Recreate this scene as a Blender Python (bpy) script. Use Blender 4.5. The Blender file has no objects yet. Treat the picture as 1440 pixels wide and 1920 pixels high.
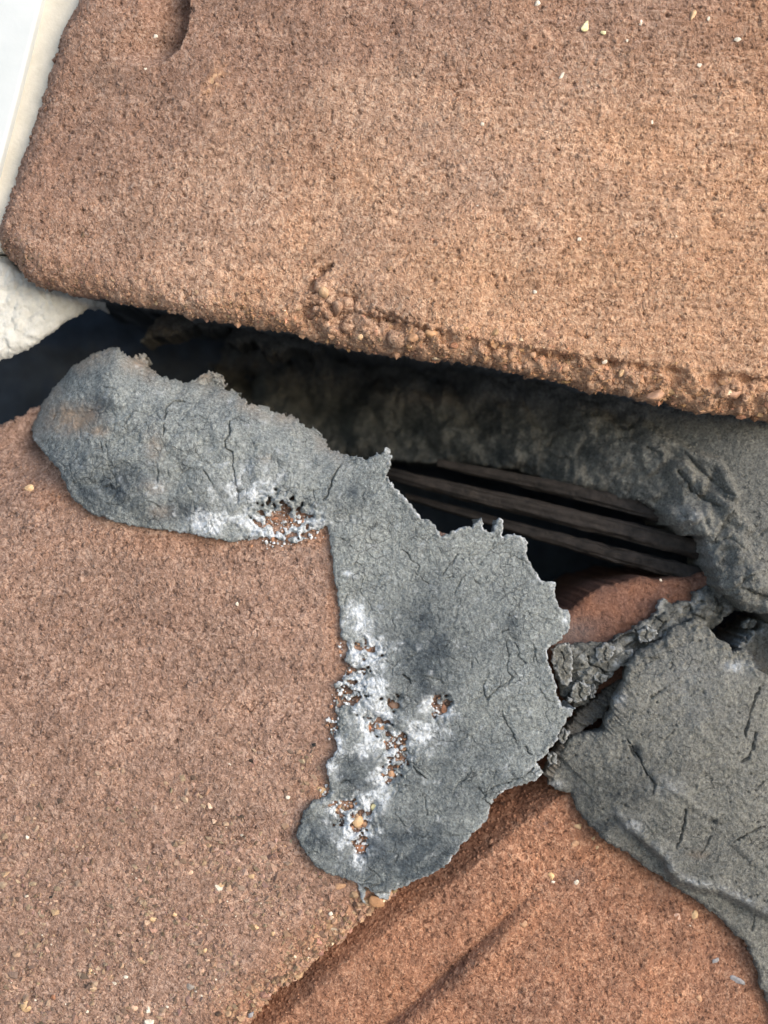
import bpy, math, random
import numpy as np
from mathutils import Matrix, Vector, Euler

# ---------------------------------------------------------------- camera, world, sun, exposure
S = 0.085e-3                 # one photo pixel at the wall plane, in metres
DIST = 2350.0                # camera distance from the wall plane, same unit
ROLL = math.radians(-13.0)   # the phone was held rolled against the level brick courses
BASE = Vector((0.0, 0.0, 0.75))
ROOT_M = Matrix.Translation(BASE) @ Matrix.Rotation(ROLL, 4, 'Y')

scene = bpy.context.scene
col = scene.collection
cam_d = bpy.data.cameras.new('camera')
cam = bpy.data.objects.new('camera', cam_d)
col.objects.link(cam)
cam.matrix_world = ROOT_M @ Matrix.Translation((0, -DIST * S, 0)) @ Matrix.Rotation(math.radians(90), 4, 'X')
cam_d.sensor_fit = 'VERTICAL'
cam_d.angle = 2 * math.atan(960.0 / DIST)
cam_d.clip_start = 0.005
cam_d.clip_end = 2000.0
cam_d.dof.use_dof = True
cam_d.dof.focus_distance = (DIST + 15) * S
cam_d.dof.aperture_fstop = 9.0
scene.camera = cam

SUN_FROM = Vector((0.66, -0.66, 0.42)).normalized()
world = bpy.data.worlds.new('World')
scene.world = world
world.use_nodes = True
wn = world.node_tree
bg = wn.nodes['Background']
sky = wn.nodes.new('ShaderNodeTexSky')
sky.sky_type = 'NISHITA'
sky.sun_disc = False
sky.sun_elevation = math.asin(SUN_FROM.z)
sky.sun_rotation = math.atan2(SUN_FROM.x, SUN_FROM.y)
sky.dust_density = 1.5
sky.air_density = 1.0
wn.links.new(sky.outputs[0], bg.inputs[0])
bg.inputs[1].default_value = 0.15
sun_d = bpy.data.lights.new('sun', 'SUN')
sun_d.energy = 1.2
sun_d.angle = math.radians(55)
sun_d.color = (1.0, 0.965, 0.92)
sun = bpy.data.objects.new('sun', sun_d)
col.objects.link(sun)
sun.rotation_euler = (-SUN_FROM).to_track_quat('-Z', 'Y').to_euler()
sun.location = (0, -1, 2)
vs = scene.view_settings
vs.view_transform = 'Standard'
vs.look = 'None'
vs.gamma = 1.0
vs.use_curve_mapping = False
vs.exposure = 0.92

# ---------------------------------------------------------------- noise
def tables(seed):
    r = np.random.RandomState(seed)
    p = r.permutation(256).astype(np.int32)
    return p, r.rand(256), r.rand(256), r.rand(256)
_T = {}
def T(seed):
    if seed not in _T:
        _T[seed] = tables(seed)
    return _T[seed]

def perlin(x, y, seed=0):
    p, a, _, _ = T(seed)
    ang = a * 2 * np.pi
    gx, gy = np.cos(ang), np.sin(ang)
    xi = np.floor(x).astype(np.int32); yi = np.floor(y).astype(np.int32)
    fx = x - xi; fy = y - yi
    u = fx * fx * fx * (fx * (fx * 6 - 15) + 10)
    v = fy * fy * fy * (fy * (fy * 6 - 15) + 10)
    def g(dx, dy):
        h = p[(p[(xi + dx) & 255] + yi + dy) & 255]
        return gx[h] * (fx - dx) + gy[h] * (fy - dy)
    a0 = g(0, 0); b0 = g(1, 0); c0 = g(0, 1); d0 = g(1, 1)
    return 1.5 * ((a0 + (b0 - a0) * u) * (1 - v) + (c0 + (d0 - c0) * u) * v)

def fbm(x, y, wl, seed=0, octs=3, gain=0.5):
    s = 0; a = 1.0
    for o in range(octs):
        s = s + a * perlin(x / wl + 17.3 * o, y / wl - 9.1 * o, seed + o)
        wl *= 0.5; a *= gain
    return s

def worley(x, y, wl, seed=0):
    p, rx, ry, rv = T(seed)
    x = x / wl; y = y / wl
    xi = np.floor(x).astype(np.int32); yi = np.floor(y).astype(np.int32)
    fx = x - xi; fy = y - yi
    f1 = np.full(x.shape, 9.0); f2 = np.full(x.shape, 9.0); cid = np.zeros(x.shape)
    for dx in (-1, 0, 1):
        for dy in (-1, 0, 1):
            h = p[(p[(xi + dx) & 255] + yi + dy) & 255]
            d = np.hypot(dx + rx[h] - fx, dy + ry[h] - fy)
            m = d < f1
            f2 = np.where(m, f1, np.minimum(f2, d))
            cid = np.where(m, rv[h], cid)
            f1 = np.where(m, d, f1)
    return f1, f2, cid

def sstep(a, b, x):
    t = np.clip((x - a) / (b - a), 0, 1)
    return t * t * (3 - 2 * t)

def blobs(x, y, lst):
    """union of soft stains (px, py, radius x, radius y, strength)"""
    m = np.zeros(x.shape)
    for (cx, cy, rx, ry, s) in lst:
        d = ((x - cx) / rx) ** 2 + ((y - cy) / ry) ** 2
        m = np.maximum(m, s * np.exp(-d))
    return m

def dist_line(x, y, pts, R=1e9):
    best = np.full(x.shape, R)
    for (x1, y1), (x2, y2) in zip(pts[:-1], pts[1:]):
        sel = (x > min(x1, x2) - R) & (x < max(x1, x2) + R) & (y > min(y1, y2) - R) & (y < max(y1, y2) + R)
        if not sel.any():
            continue
        px = x[sel]; py = y[sel]
        dx, dy = x2 - x1, y2 - y1
        t = np.clip(((px - x1) * dx + (py - y1) * dy) / (dx * dx + dy * dy + 1e-9), 0, 1)
        best[sel] = np.minimum(best[sel], np.hypot(px - x1 - t * dx, py - y1 - t * dy))
    return best

def side_of(x, y, pts):
    """signed offset from a long polyline: positive on its left when walking it with y pointing down"""
    d = dist_line(x, y, pts)
    (x1, y1), (x2, y2) = pts[0], pts[-1]
    best = np.full(x.shape, 1e18); sg = np.zeros(x.shape)
    for (x1, y1), (x2, y2) in zip(pts[:-1], pts[1:]):
        dx, dy = x2 - x1, y2 - y1
        t = np.clip(((x - x1) * dx + (y - y1) * dy) / (dx * dx + dy * dy), 0, 1)
        dd = np.hypot(x - x1 - t * dx, y - y1 - t * dy)
        c = dx * (y - y1) - dy * (x - x1)
        m = dd < best
        best = np.where(m, dd, best); sg = np.where(m, np.sign(-c), sg)
    return d * sg

def crack_field(x, y, cracks, seed=5, wob=2.2):
    """depth of traced cracks: list of (points, width, depth)"""
    wx = x + wob * perlin(x / 11.0, y / 11.0, seed) + 1.0 * perlin(x / 4.0, y / 4.0, seed + 1)
    wy = y + wob * perlin(x / 11.0 + 40, y / 11.0, seed + 2) + 1.0 * perlin(x / 4.0 + 9, y / 4.0, seed + 3)
    wn = perlin(x / 17.0, y / 17.0, seed + 4)
    out = np.zeros(x.shape)
    for pts, wd, dp in cracks:
        d = dist_line(wx, wy, pts, 14.0)
        wv = wd * (0.75 + 0.7 * wn)
        out = np.maximum(out, dp * (1 - sstep(wv * 0.35, wv * 1.15, d)))
    return out

# ---------------------------------------------------------------- mesh helpers
def axis(lo, hi, f0, f1, step):
    a = max(lo, f0); b = min(hi, f1)
    n = max(2, int(math.ceil((b - a) / step)))
    fine = list(np.linspace(a, b, n + 1))
    pre = []; s = step; v = a
    while v > lo:
        s = min(s * 1.25, 16.0); v -= s; pre.append(v)
    post = []; s = step; v = b
    while v < hi:
        s = min(s * 1.25, 16.0); v += s; post.append(v)
    return np.array(pre[::-1] + fine + post)

def poly_sd(xs, ys, poly, R):
    X, Y = np.meshgrid(xs, ys)
    P = np.array(poly, float); Q = np.roll(P, -1, 0)
    inside = np.zeros(X.shape, bool)
    dist = np.full(X.shape, float(R))
    for (x1, y1), (x2, y2) in zip(P, Q):
        if y1 != y2:
            r0 = np.searchsorted(ys, min(y1, y2), 'left'); r1 = np.searchsorted(ys, max(y1, y2), 'left')
            if r1 > r0:
                yy = ys[r0:r1]
                xc = x1 + (yy - y1) * (x2 - x1) / (y2 - y1)
                inside[r0:r1] ^= xs[None, :] > xc[:, None]
        a0, a1 = np.searchsorted(xs, [min(x1, x2) - R, max(x1, x2) + R])
        b0, b1 = np.searchsorted(ys, [min(y1, y2) - R, max(y1, y2) + R])
        if a1 > a0 and b1 > b0:
            px = X[b0:b1, a0:a1]; py = Y[b0:b1, a0:a1]
            dx, dy = x2 - x1, y2 - y1
            t = np.clip(((px - x1) * dx + (py - y1) * dy) / (dx * dx + dy * dy + 1e-9), 0, 1)
            dist[b0:b1, a0:a1] = np.minimum(dist[b0:b1, a0:a1], np.hypot(px - x1 - t * dx, py - y1 - t * dy))
    return X, Y, np.where(inside, -dist, dist)

def to_local(px, py, w, wm):
    """photo pixel on the surface of macro depth wm, relief w along the wall normal -> metres in the wall frame"""
    k = (DIST - wm) / DIST
    return np.stack([(px - 720) * k * S, -w * S, (960 - py) * k * S], -1)

def mesh_from(name, v, quads, tris=None, masks=None, smooth=True):
    me = bpy.data.meshes.new(name)
    v = np.ascontiguousarray(v, np.float32)
    me.vertices.add(len(v)); me.vertices.foreach_set('co', v.ravel())
    nq = 0 if quads is None else len(quads); nt = 0 if tris is None else len(tris)
    idx = []; st = []
    if nq:
        idx.append(np.asarray(quads, np.int32).ravel()); st.append(np.arange(nq) * 4)
    if nt:
        idx.append(np.asarray(tris, np.int32).ravel()); st.append(nq * 4 + np.arange(nt) * 3)
    idx = np.concatenate(idx); st = np.concatenate(st).astype(np.int32)
    me.loops.add(len(idx)); me.loops.foreach_set('vertex_index', idx)
    me.polygons.add(nq + nt); me.polygons.foreach_set('loop_start', st)
    me.update(calc_edges=True)
    me.polygons.foreach_set('use_smooth', np.full(nq + nt, smooth))
    if masks is not None:
        at = me.attributes.new('masks', 'FLOAT_COLOR', 'POINT')
        c = np.ones((len(v), 4), np.float32); c[:, :3] = masks
        at.data.foreach_set('color', c.ravel())
    me.update()
    return me

def link(name, me, mat, parent=None, label=None, cat=None, group=None, kind=None):
    o = bpy.data.objects.new(name, me)
    col.objects.link(o)
    if mat is not None:
        me.materials.append(mat)
    if parent is not None:
        o.parent = parent
    else:
        o.matrix_world = ROOT_M
    for k, val in (('label', label), ('category', cat), ('group', group), ('kind', kind)):
        if val:
            o[k] = val
    return o

def slab(name, mat, poly, wmac, relief, step, rough=(), rnd=(20, 20), rows=(4, 10, 25, 60, 150),
         taper=0.0, skirt_noise=2.0, masks=None, hole=None, fine=(-30, 1470, -30, 1950), R=None, seed=1,
         back_mask=None, **kw):
    """One solid piece: front relief inside an outline, a rounded arris, and sides running back into the wall."""
    xsl = [p[0] for p in poly]; ysl = [p[1] for p in poly]
    R = R or max(rnd[0] + 12, 40)
    m = 12
    xs = axis(min(xsl) - m, max(xsl) + m, fine[0], fine[1], step)
    ys = axis(min(ysl) - m, max(ysl) + m, fine[2], fine[3], step)
    X, Y, sd = poly_sd(xs, ys, poly, R)
    near = np.abs(sd) < R - 1
    g0y, g0x = np.gradient(sd, ys, xs)
    for i, (amp, wl) in enumerate(rough):
        sd = sd + np.where(near, amp * perlin(X / wl, Y / wl, seed * 7 + i), 0)
    sd0 = sd
    if hole is not None:
        sd = np.maximum(sd, hole(X, Y, sd))
    ins = sd < 0
    keep = ins[:-1, :-1] | ins[1:, :-1] | ins[:-1, 1:] | ins[1:, 1:]
    gy, gx = np.gradient(sd, ys, xs)
    g2 = gx * gx + gy * gy + 1e-6
    use = np.zeros(sd.shape, bool)
    use[:-1, :-1] |= keep; use[1:, :-1] |= keep; use[:-1, 1:] |= keep; use[1:, 1:] |= keep
    out = use & ~ins
    lim = 1.4 * step
    sx = np.where(out, np.clip(sd * gx / g2, -lim, lim), 0); sy = np.where(out, np.clip(sd * gy / g2, -lim, lim), 0)
    X2 = X - sx; Y2 = Y - sy
    ids = -np.ones(sd.shape, np.int64)
    ids[use] = np.arange(use.sum())
    px = X2[use]; py = Y2[use]; s = np.minimum(sd[use], 0); s0 = np.minimum(sd0[use], 0)
    wm = wmac(px, py)
    r, drop = rnd
    t = np.clip(-s / max(r, 1e-3), 0, 1)
    w = wm + relief(px, py, s0) - drop * (1 - np.sqrt(np.maximum(0, 1 - (1 - t) ** 2)))
    v = to_local(px, py, w, wm)
    a = ids[:-1, :-1][keep]; b = ids[:-1, 1:][keep]; c = ids[1:, 1:][keep]; d = ids[1:, :-1][keep]
    quads = np.stack([a, d, c, b], -1)
    # boundary edges
    e = np.concatenate([quads[:, [0, 1]], quads[:, [1, 2]], quads[:, [2, 3]], quads[:, [3, 0]]])
    N = len(px)
    key = e[:, 0] * N + e[:, 1]; rkey = e[:, 1] * N + e[:, 0]
    be = e[~np.isin(key, rkey)]
    bv = np.unique(be)
    pos = -np.ones(N, np.int64); pos[bv] = np.arange(len(bv))
    gl = np.sqrt(g2[use][bv])
    nx = gx[use][bv] / gl; ny = gy[use][bv] / gl
    n0x = g0x[use][bv]; n0y = g0y[use][bv]
    n0l = np.maximum(np.hypot(n0x, n0y), 1e-3); n0x = n0x / n0l; n0y = n0y / n0l
    vs_ = [v]; qs = [quads]; ms = []
    M0 = masks(px, py, s0) if masks is not None else np.zeros((N, 3))
    ms.append(M0)
    prev = bv.copy()
    off = N
    bx = px[bv]; by = py[bv]; bw = w[bv]; bwm = wm[bv]
    for i, dep in enumerate(rows):
        nn = skirt_noise * min(1.0, dep / 8.0)
        q = nn * perlin(bx / 9.0 + dep * 0.13, by / 9.0 + dep * 0.37, seed + 60) + nn * perlin(bx / 30.0 + dep * 0.05, by / 30.0 - dep * 0.05, seed + 61)
        ins_ = min(taper * dep, 40.0)
        vv = to_local(bx + nx * q - n0x * ins_, by + ny * q - n0y * ins_, bw - dep, bwm)
        vs_.append(vv)
        cur = off + np.arange(len(bv)); off += len(bv)
        pa = prev[pos[be[:, 0]]]; pb = prev[pos[be[:, 1]]]
        ca = cur[pos[be[:, 0]]]; cb = cur[pos[be[:, 1]]]
        qs.append(np.stack([pb, pa, ca, cb], -1))
        mk = M0[bv].copy()
        if back_mask is not None:
            mk = back_mask(mk, dep, bx, by)
        ms.append(mk)
        prev = cur
    me = mesh_from(name, np.concatenate(vs_), np.concatenate(qs), masks=np.concatenate(ms))
    o = link(name, me, mat, **kw)
    return o

_ico = None
def ico():
    global _ico
    if _ico is None:
        import bmesh
        out = []
        for sub in (1, 2, 3):
            bm = bmesh.new(); bmesh.ops.create_icosphere(bm, subdivisions=sub, radius=1.0)
            bm.verts.ensure_lookup_table()
            out.append((np.array([v.co[:] for v in bm.verts]), np.array([[v.index for v in f.verts] for f in bm.faces])))
            bm.free()
        _ico = out
    return _ico

def grains(name, mat, px, py, w, wm, rad, seed, cols, lev=0, smooth=False, **kw):
    """many sand grains joined into one part"""
    V, F = ico()[lev]
    r = np.random.RandomState(seed)
    n = len(px)
    jit = 1 + (0.28 if lev == 0 else 0.10) * r.randn(n, len(V), 1)
    if lev:
        for _ in range(7):
            nn = r.randn(n, 3); nn /= np.linalg.norm(nn, axis=1)[:, None]
            dt = np.maximum(np.einsum('vi,ni->nv', V, nn), 1e-3)
            jit = np.minimum(jit, ((0.45 + 0.4 * r.rand(n, 1)) / dt)[:, :, None])
    vv = V[None] * jit * rad[:, None, None] * (0.7 + 0.6 * r.rand(n, 1, 3))
    ctr = to_local(px, py, w, wm) / S
    vv = (vv + ctr[:, None, :]) * S
    ff = F[None] + (np.arange(n) * len(V))[:, None, None]
    mk = np.repeat(cols, len(V), 0)
    me = mesh_from(name, vv.reshape(-1, 3), None, ff.reshape(-1, 3), masks=mk, smooth=smooth)
    return link(name, me, mat, **kw)

def pebble(name, mat, px, py, w, rx, ry, rot, seed, colr, flat=0.55, **kw):
    V, F = ico()[2]
    r = np.random.RandomState(seed)
    k = np.ones(len(V))
    for _ in range(9):
        n = r.randn(3); n /= np.linalg.norm(n)
        k = np.minimum(k, (0.45 + 0.42 * r.rand()) / np.maximum(V @ n, 1e-3))
    p = V * k[:, None]
    p = p + 0.03 * r.randn(*p.shape)
    c, s = math.cos(rot), math.sin(rot)
    x = p[:, 0] * rx; z = p[:, 2] * ry
    q = np.stack([x * c - z * s, p[:, 1] * min(rx, ry) * flat, x * s + z * c], -1)
    ctr = to_local(np.array([px]), np.array([py]), np.array([float(w)]), np.array([float(w)]))
    me = mesh_from(name, q * S + ctr, None, F, masks=np.tile(np.array(colr), (len(V), 1)))
    return link(name, me, mat, **kw)

# ---------------------------------------------------------------- materials
def nodes_of(name):
    m = bpy.data.materials.new(name); m.use_nodes = True
    nt = m.node_tree
    return m, nt, nt.nodes['Principled BSDF']

class NB:
    def __init__(s, nt):
        s.nt = nt
        s.tc = nt.nodes.new('ShaderNodeTexCoord').outputs['Object']
    def n(s, t, **kw):
        nd = s.nt.nodes.new(t)
        for k, v in kw.items():
            setattr(nd, k, v)
        return nd
    def put(s, sock, v):
        if hasattr(v, 'is_output') or isinstance(v, bpy.types.NodeSocket):
            s.nt.links.new(v, sock)
        else:
            sock.default_value = v
    def noise(s, scale, detail=2.0, rough=0.55, vec=None, dist=0.0):
        nd = s.n('ShaderNodeTexNoise'); s.put(nd.inputs['Vector'], vec or s.tc)
        nd.inputs['Scale'].default_value = scale; nd.inputs['Detail'].default_value = detail
        nd.inputs['Roughness'].default_value = rough; nd.inputs['Distortion'].default_value = dist
        return nd.outputs['Fac']
    def voro(s, scale, out='Color', vec=None, feature='F1'):
        nd = s.n('ShaderNodeTexVoronoi'); nd.feature = feature
        s.put(nd.inputs['Vector'], vec or s.tc); nd.inputs['Scale'].default_value = scale
        return nd.outputs[out]
    def ramp(s, fac, stops, interp='LINEAR'):
        nd = s.n('ShaderNodeValToRGB'); cr = nd.color_ramp; cr.interpolation = interp
        while len(cr.elements) < len(stops):
            cr.elements.new(0.5)
        for e, (p, c) in zip(cr.elements, stops):
            e.position = p; e.color = (c[0], c[1], c[2], 1) if not isinstance(c, float) else (c, c, c, 1)
        s.put(nd.inputs['Fac'], fac)
        return nd.outputs['Color']
    def mix(s, f, a, b, mode='MIX'):
        nd = s.n('ShaderNodeMix'); nd.data_type = 'RGBA'; nd.blend_type = mode
        s.put(nd.inputs[0], f)
        for sk, v in ((nd.inputs[6], a), (nd.inputs[7], b)):
            s.put(sk, (v[0], v[1], v[2], 1) if isinstance(v, tuple) else v)
        return nd.outputs[2]
    def math(s, op, a, b=0.0, c=0.0, clamp=False):
        nd = s.n('ShaderNodeMath'); nd.operation = op; nd.use_clamp = clamp
        s.put(nd.inputs[0], a); s.put(nd.inputs[1], b); s.put(nd.inputs[2], c)
        return nd.outputs[0]
    def masks(s):
        at = s.n('ShaderNodeAttribute'); at.attribute_name = 'masks'
        sp = s.n('ShaderNodeSeparateColor'); s.nt.links.new(at.outputs['Color'], sp.inputs[0])
        return sp.outputs[0], sp.outputs[1], sp.outputs[2], at.outputs['Color']
    def stretch(s, sx, sy, sz, rotz=0.0):
        mp = s.n('ShaderNodeMapping'); s.nt.links.new(s.tc, mp.inputs[0])
        mp.inputs['Scale'].default_value = (sx, sy, sz); mp.inputs['Rotation'].default_value = (0, rotz, 0)
        return mp.outputs[0]
    def bump(s, h, strength, dist, normal=None):
        nd = s.n('ShaderNodeBump'); s.put(nd.inputs['Height'], h)
        nd.inputs['Strength'].default_value = strength; nd.inputs['Distance'].default_value = dist
        if normal is not None:
            s.put(nd.inputs['Normal'], normal)
        return nd.outputs[0]

def lin(r, g, b):
    f = lambda c: (c / 255 / 12.92) if c / 255 <= 0.04045 else ((c / 255 + 0.055) / 1.055) ** 2.4
    return (f(r), f(g), f(b))

def brick_material(name, dark, mid, light, orange, mauve, gscale=1250.0):
    """sandy fired clay: masks R = warmer sand colour and painted light, G = mauve burnt skin and painted shade, B = mortar residue"""
    m, nt, bs = nodes_of(name)
    b = NB(nt)
    warp = b.n('ShaderNodeVectorMath'); warp.operation = 'ADD'
    nz = b.n('ShaderNodeTexNoise'); nz.inputs['Scale'].default_value = 1800; nz.inputs['Detail'].default_value = 1
    nt.links.new(b.tc, nz.inputs['Vector'])
    sc = b.n('ShaderNodeVectorMath'); sc.operation = 'SCALE'; sc.inputs['Scale'].default_value = 0.0005
    nt.links.new(nz.outputs['Color'], sc.inputs[0])
    nt.links.new(b.tc, warp.inputs[0]); nt.links.new(sc.outputs[0], warp.inputs[1])
    wv = warp.outputs[0]
    worm = b.math('ABSOLUTE', b.math('SUBTRACT', b.noise(gscale * 0.72, 2, 0.5, dist=1.3), 0.5))
    fine = b.noise(gscale * 1.7, 3, 0.65, dist=0.5)
    med = b.noise(gscale * 0.35, 3, 0.6)
    g1 = b.voro(gscale * 1.1, 'Color', wv)
    sep = b.n('ShaderNodeSeparateColor'); nt.links.new(g1, sep.inputs[0])
    gv = b.math('MULTIPLY_ADD', worm, -2.2, 0.68)
    gv = b.math('ADD', gv, b.math('MULTIPLY', b.math('SUBTRACT', fine, 0.5), 1.5))
    gv = b.math('ADD', gv, b.math('MULTIPLY', b.math('SUBTRACT', sep.outputs[0], 0.5), 0.30))
    gv = b.math('ADD', gv, b.math('MULTIPLY', b.math('SUBTRACT', med, 0.5), 0.35))
    c = b.ramp(gv, [(0.12, dark), (0.38, mid), (0.54, mid), (0.82, light)])
    worn = b.ramp(b.noise(110, 4, 0.6, vec=b.stretch(0.7, 1, 1.4, math.radians(13))), [(0.36, 0.0), (0.66, 0.35)])
    c = b.mix(worn, c, mid)
    band = b.noise(60, 5, 0.7, vec=b.stretch(0.5, 1, 5.0, math.radians(13)))
    c = b.mix(1.0, c, b.ramp(band, [(0.32, (0.88, 0.87, 0.87)), (0.68, (1.08, 1.08, 1.07))]), 'MULTIPLY')
    R, G, B, _ = b.masks()
    big = b.noise(70, 4, 0.6)
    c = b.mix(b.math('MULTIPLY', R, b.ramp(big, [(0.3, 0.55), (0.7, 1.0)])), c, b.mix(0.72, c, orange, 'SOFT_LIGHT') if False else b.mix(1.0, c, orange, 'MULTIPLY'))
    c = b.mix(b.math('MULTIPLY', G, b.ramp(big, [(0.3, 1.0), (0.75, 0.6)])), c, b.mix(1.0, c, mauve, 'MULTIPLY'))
    c = b.mix(b.math('SUBTRACT', R, 1.0, clamp=True), c, lin(206, 172, 138))
    # broad uneven firing
    c = b.mix(1.0, c, b.ramp(b.noise(45, 5, 0.65), [(0.3, (0.88, 0.87, 0.86)), (0.7, (1.08, 1.07, 1.06))]), 'MULTIPLY')
    c = b.mix(1.0, c, b.ramp(b.noise(190, 5, 0.7, dist=0.6), [(0.32, (0.86, 0.87, 0.88)), (0.5, (1.0, 1.0, 1.0)), (0.7, (1.10, 1.07, 1.04))]), 'MULTIPLY')
    # grey lime haze rubbed into the face
    hz = b.ramp(b.noise(95, 6, 0.7, vec=b.stretch(0.6, 1, 1.5)), [(0.52, 0.0), (0.74, 0.42)])
    c = b.mix(hz, c, b.mix(1.0, c, (0.84, 0.92, 0.98), 'MULTIPLY'))
    # scattered dark iron specks
    sp = b.voro(520, 'Distance', wv); spc = b.voro(520, 'Color', wv)
    s3 = b.n('ShaderNodeSeparateColor'); nt.links.new(spc, s3.inputs[0])
    iron = b.math('MULTIPLY', b.ramp(sp, [(0.14, 1.0), (0.26, 0.0)]), b.math('LESS_THAN', s3.outputs[1], 0.05))
    c = b.mix(b.math('MULTIPLY', iron, 0.65), c, (0.05, 0.035, 0.03))
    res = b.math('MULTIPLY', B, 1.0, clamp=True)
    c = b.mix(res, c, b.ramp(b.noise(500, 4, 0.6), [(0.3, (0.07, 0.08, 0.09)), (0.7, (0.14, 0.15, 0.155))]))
    nt.links.new(c, bs.inputs['Base Color'])
    bs.inputs['Roughness'].default_value = 0.92
    bs.inputs['Specular IOR Level'].default_value = 0.25
    h = b.math('ADD', fine, b.math('MULTIPLY', worm, -1.6))
    nt.links.new(b.bump(h, 0.9, 0.00028), bs.inputs['Normal'])
    return m

def mortar_material(name, base_lo, base_hi, olive=0.0):
    """cement mortar: masks R = white bloom and painted edge light, G = dark damp stain and painted joint shade, B = brick dust"""
    m, nt, bs = nodes_of(name)
    b = NB(nt)
    n1 = b.noise(1500, 4, 0.7, dist=1.2)
    c = b.ramp(n1, [(0.30, base_lo), (0.68, base_hi)])
    n2 = b.noise(120, 5, 0.6)
    c = b.mix(1.0, c, b.ramp(n2, [(0.3, (0.78, 0.80, 0.82)), (0.7, (1.12, 1.11, 1.08))]), 'MULTIPLY')
    if olive:
        c = b.mix(b.math('MULTIPLY', b.ramp(b.noise(260, 5, 0.65), [(0.45, 0.0), (0.75, 1.0)]), olive), c, (0.23, 0.225, 0.15))
    wvec = b.n('ShaderNodeVectorMath'); wvec.operation = 'ADD'
    wz = b.n('ShaderNodeTexNoise'); wz.inputs['Scale'].default_value = 420; wz.inputs['Detail'].default_value = 3; nt.links.new(b.tc, wz.inputs['Vector'])
    ws = b.n('ShaderNodeVectorMath'); ws.operation = 'SCALE'; ws.inputs['Scale'].default_value = 0.0022; nt.links.new(wz.outputs['Color'], ws.inputs[0])
    nt.links.new(b.tc, wvec.inputs[0]); nt.links.new(ws.outputs[0], wvec.inputs[1])
    cz = b.ramp(b.voro(430, 'Distance', wvec.outputs[0], 'DISTANCE_TO_EDGE'), [(0.0, 1.0), (0.035, 0.0)])
    cz = b.math('MULTIPLY', cz, b.ramp(b.noise(170, 4, 0.65), [(0.48, 0.0), (0.66, 1.0)]))
    R, G, B, _ = b.masks()
    # worm-like pale sintered skin
    worm = b.math('ABSOLUTE', b.math('SUBTRACT', b.noise(1050, 3, 0.6, dist=1.5), 0.5))
    wl = b.ramp(worm, [(0.0, 1.0), (0.045, 0.0)])
    c = b.mix(b.math('MULTIPLY', wl, 0.55), c, tuple(min(1, x * 1.6) for x in base_hi))
    grit = b.noise(2300, 2, 0.6)
    c = b.mix(1.0, c, b.ramp(grit, [(0.30, (0.62, 0.62, 0.63)), (0.5, (1.0, 1.0, 1.0)), (0.72, (1.25, 1.25, 1.23))]), 'MULTIPLY')
    c = b.mix(b.math('MULTIPLY', cz, 0.45), c, (0.035, 0.036, 0.038))
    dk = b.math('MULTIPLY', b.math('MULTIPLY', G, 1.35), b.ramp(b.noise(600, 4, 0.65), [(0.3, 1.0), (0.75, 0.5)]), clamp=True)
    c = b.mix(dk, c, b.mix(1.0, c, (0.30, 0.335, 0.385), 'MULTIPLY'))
    wd = b.math('MULTIPLY', B, b.ramp(b.noise(500, 4, 0.6), [(0.3, 0.45), (0.7, 1.0)]), clamp=True)
    c = b.mix(wd, c, (0.42, 0.30, 0.21))
    bl = b.math('MULTIPLY', b.math('MULTIPLY', R, 1.6), b.ramp(b.noise(900, 5, 0.75, dist=0.8), [(0.38, 0.08), (0.62, 1.0)]), clamp=True)
    c = b.mix(bl, c, (0.66, 0.69, 0.72))
    nt.links.new(c, bs.inputs['Base Color'])
    bs.inputs['Roughness'].default_value = 0.95
    bs.inputs['Specular IOR Level'].default_value = 0.2
    h = b.math('ADD', b.math('ADD', n1, b.math('MULTIPLY', grit, 0.6)), b.math('MULTIPLY_ADD', cz, -1.2, b.math('MULTIPLY', wl, 0.35)))
    nt.links.new(b.bump(h, 0.85, 0.00026), bs.inputs['Normal'])
    return m

def tint_material(name, rough=0.7, spec=0.3):
    """stone grains and pebbles: colour of each grain from the masks attribute"""
    m, nt, bs = nodes_of(name)
    b = NB(nt)
    _, _, _, c = b.masks()
    c = b.mix(1.0, c, b.ramp(b.noise(1800, 4, 0.65), [(0.3, (0.72, 0.70, 0.68)), (0.7, (1.18, 1.16, 1.14))]), 'MULTIPLY')
    nt.links.new(c, bs.inputs['Base Color'])
    bs.inputs['Roughness'].default_value = rough
    bs.inputs['Specular IOR Level'].default_value = spec
    nt.links.new(b.bump(b.noise(3500, 3, 0.6), 0.5, 0.00015), bs.inputs['Normal'])
    return m

def plain_material(name, lo, hi, scale, rough=0.9, bs_=0.5, bd=0.0003):
    m, nt, bs = nodes_of(name)
    b = NB(nt)
    n = b.noise(scale, 5, 0.65)
    nt.links.new(b.ramp(n, [(0.3, lo), (0.7, hi)]), bs.inputs['Base Color'])
    bs.inputs['Roughness'].default_value = rough
    bs.inputs['Specular IOR Level'].default_value = 0.3
    nt.links.new(b.bump(b.noise(scale * 3, 4, 0.65), bs_, bd), bs.inputs['Normal'])
    return m

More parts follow.
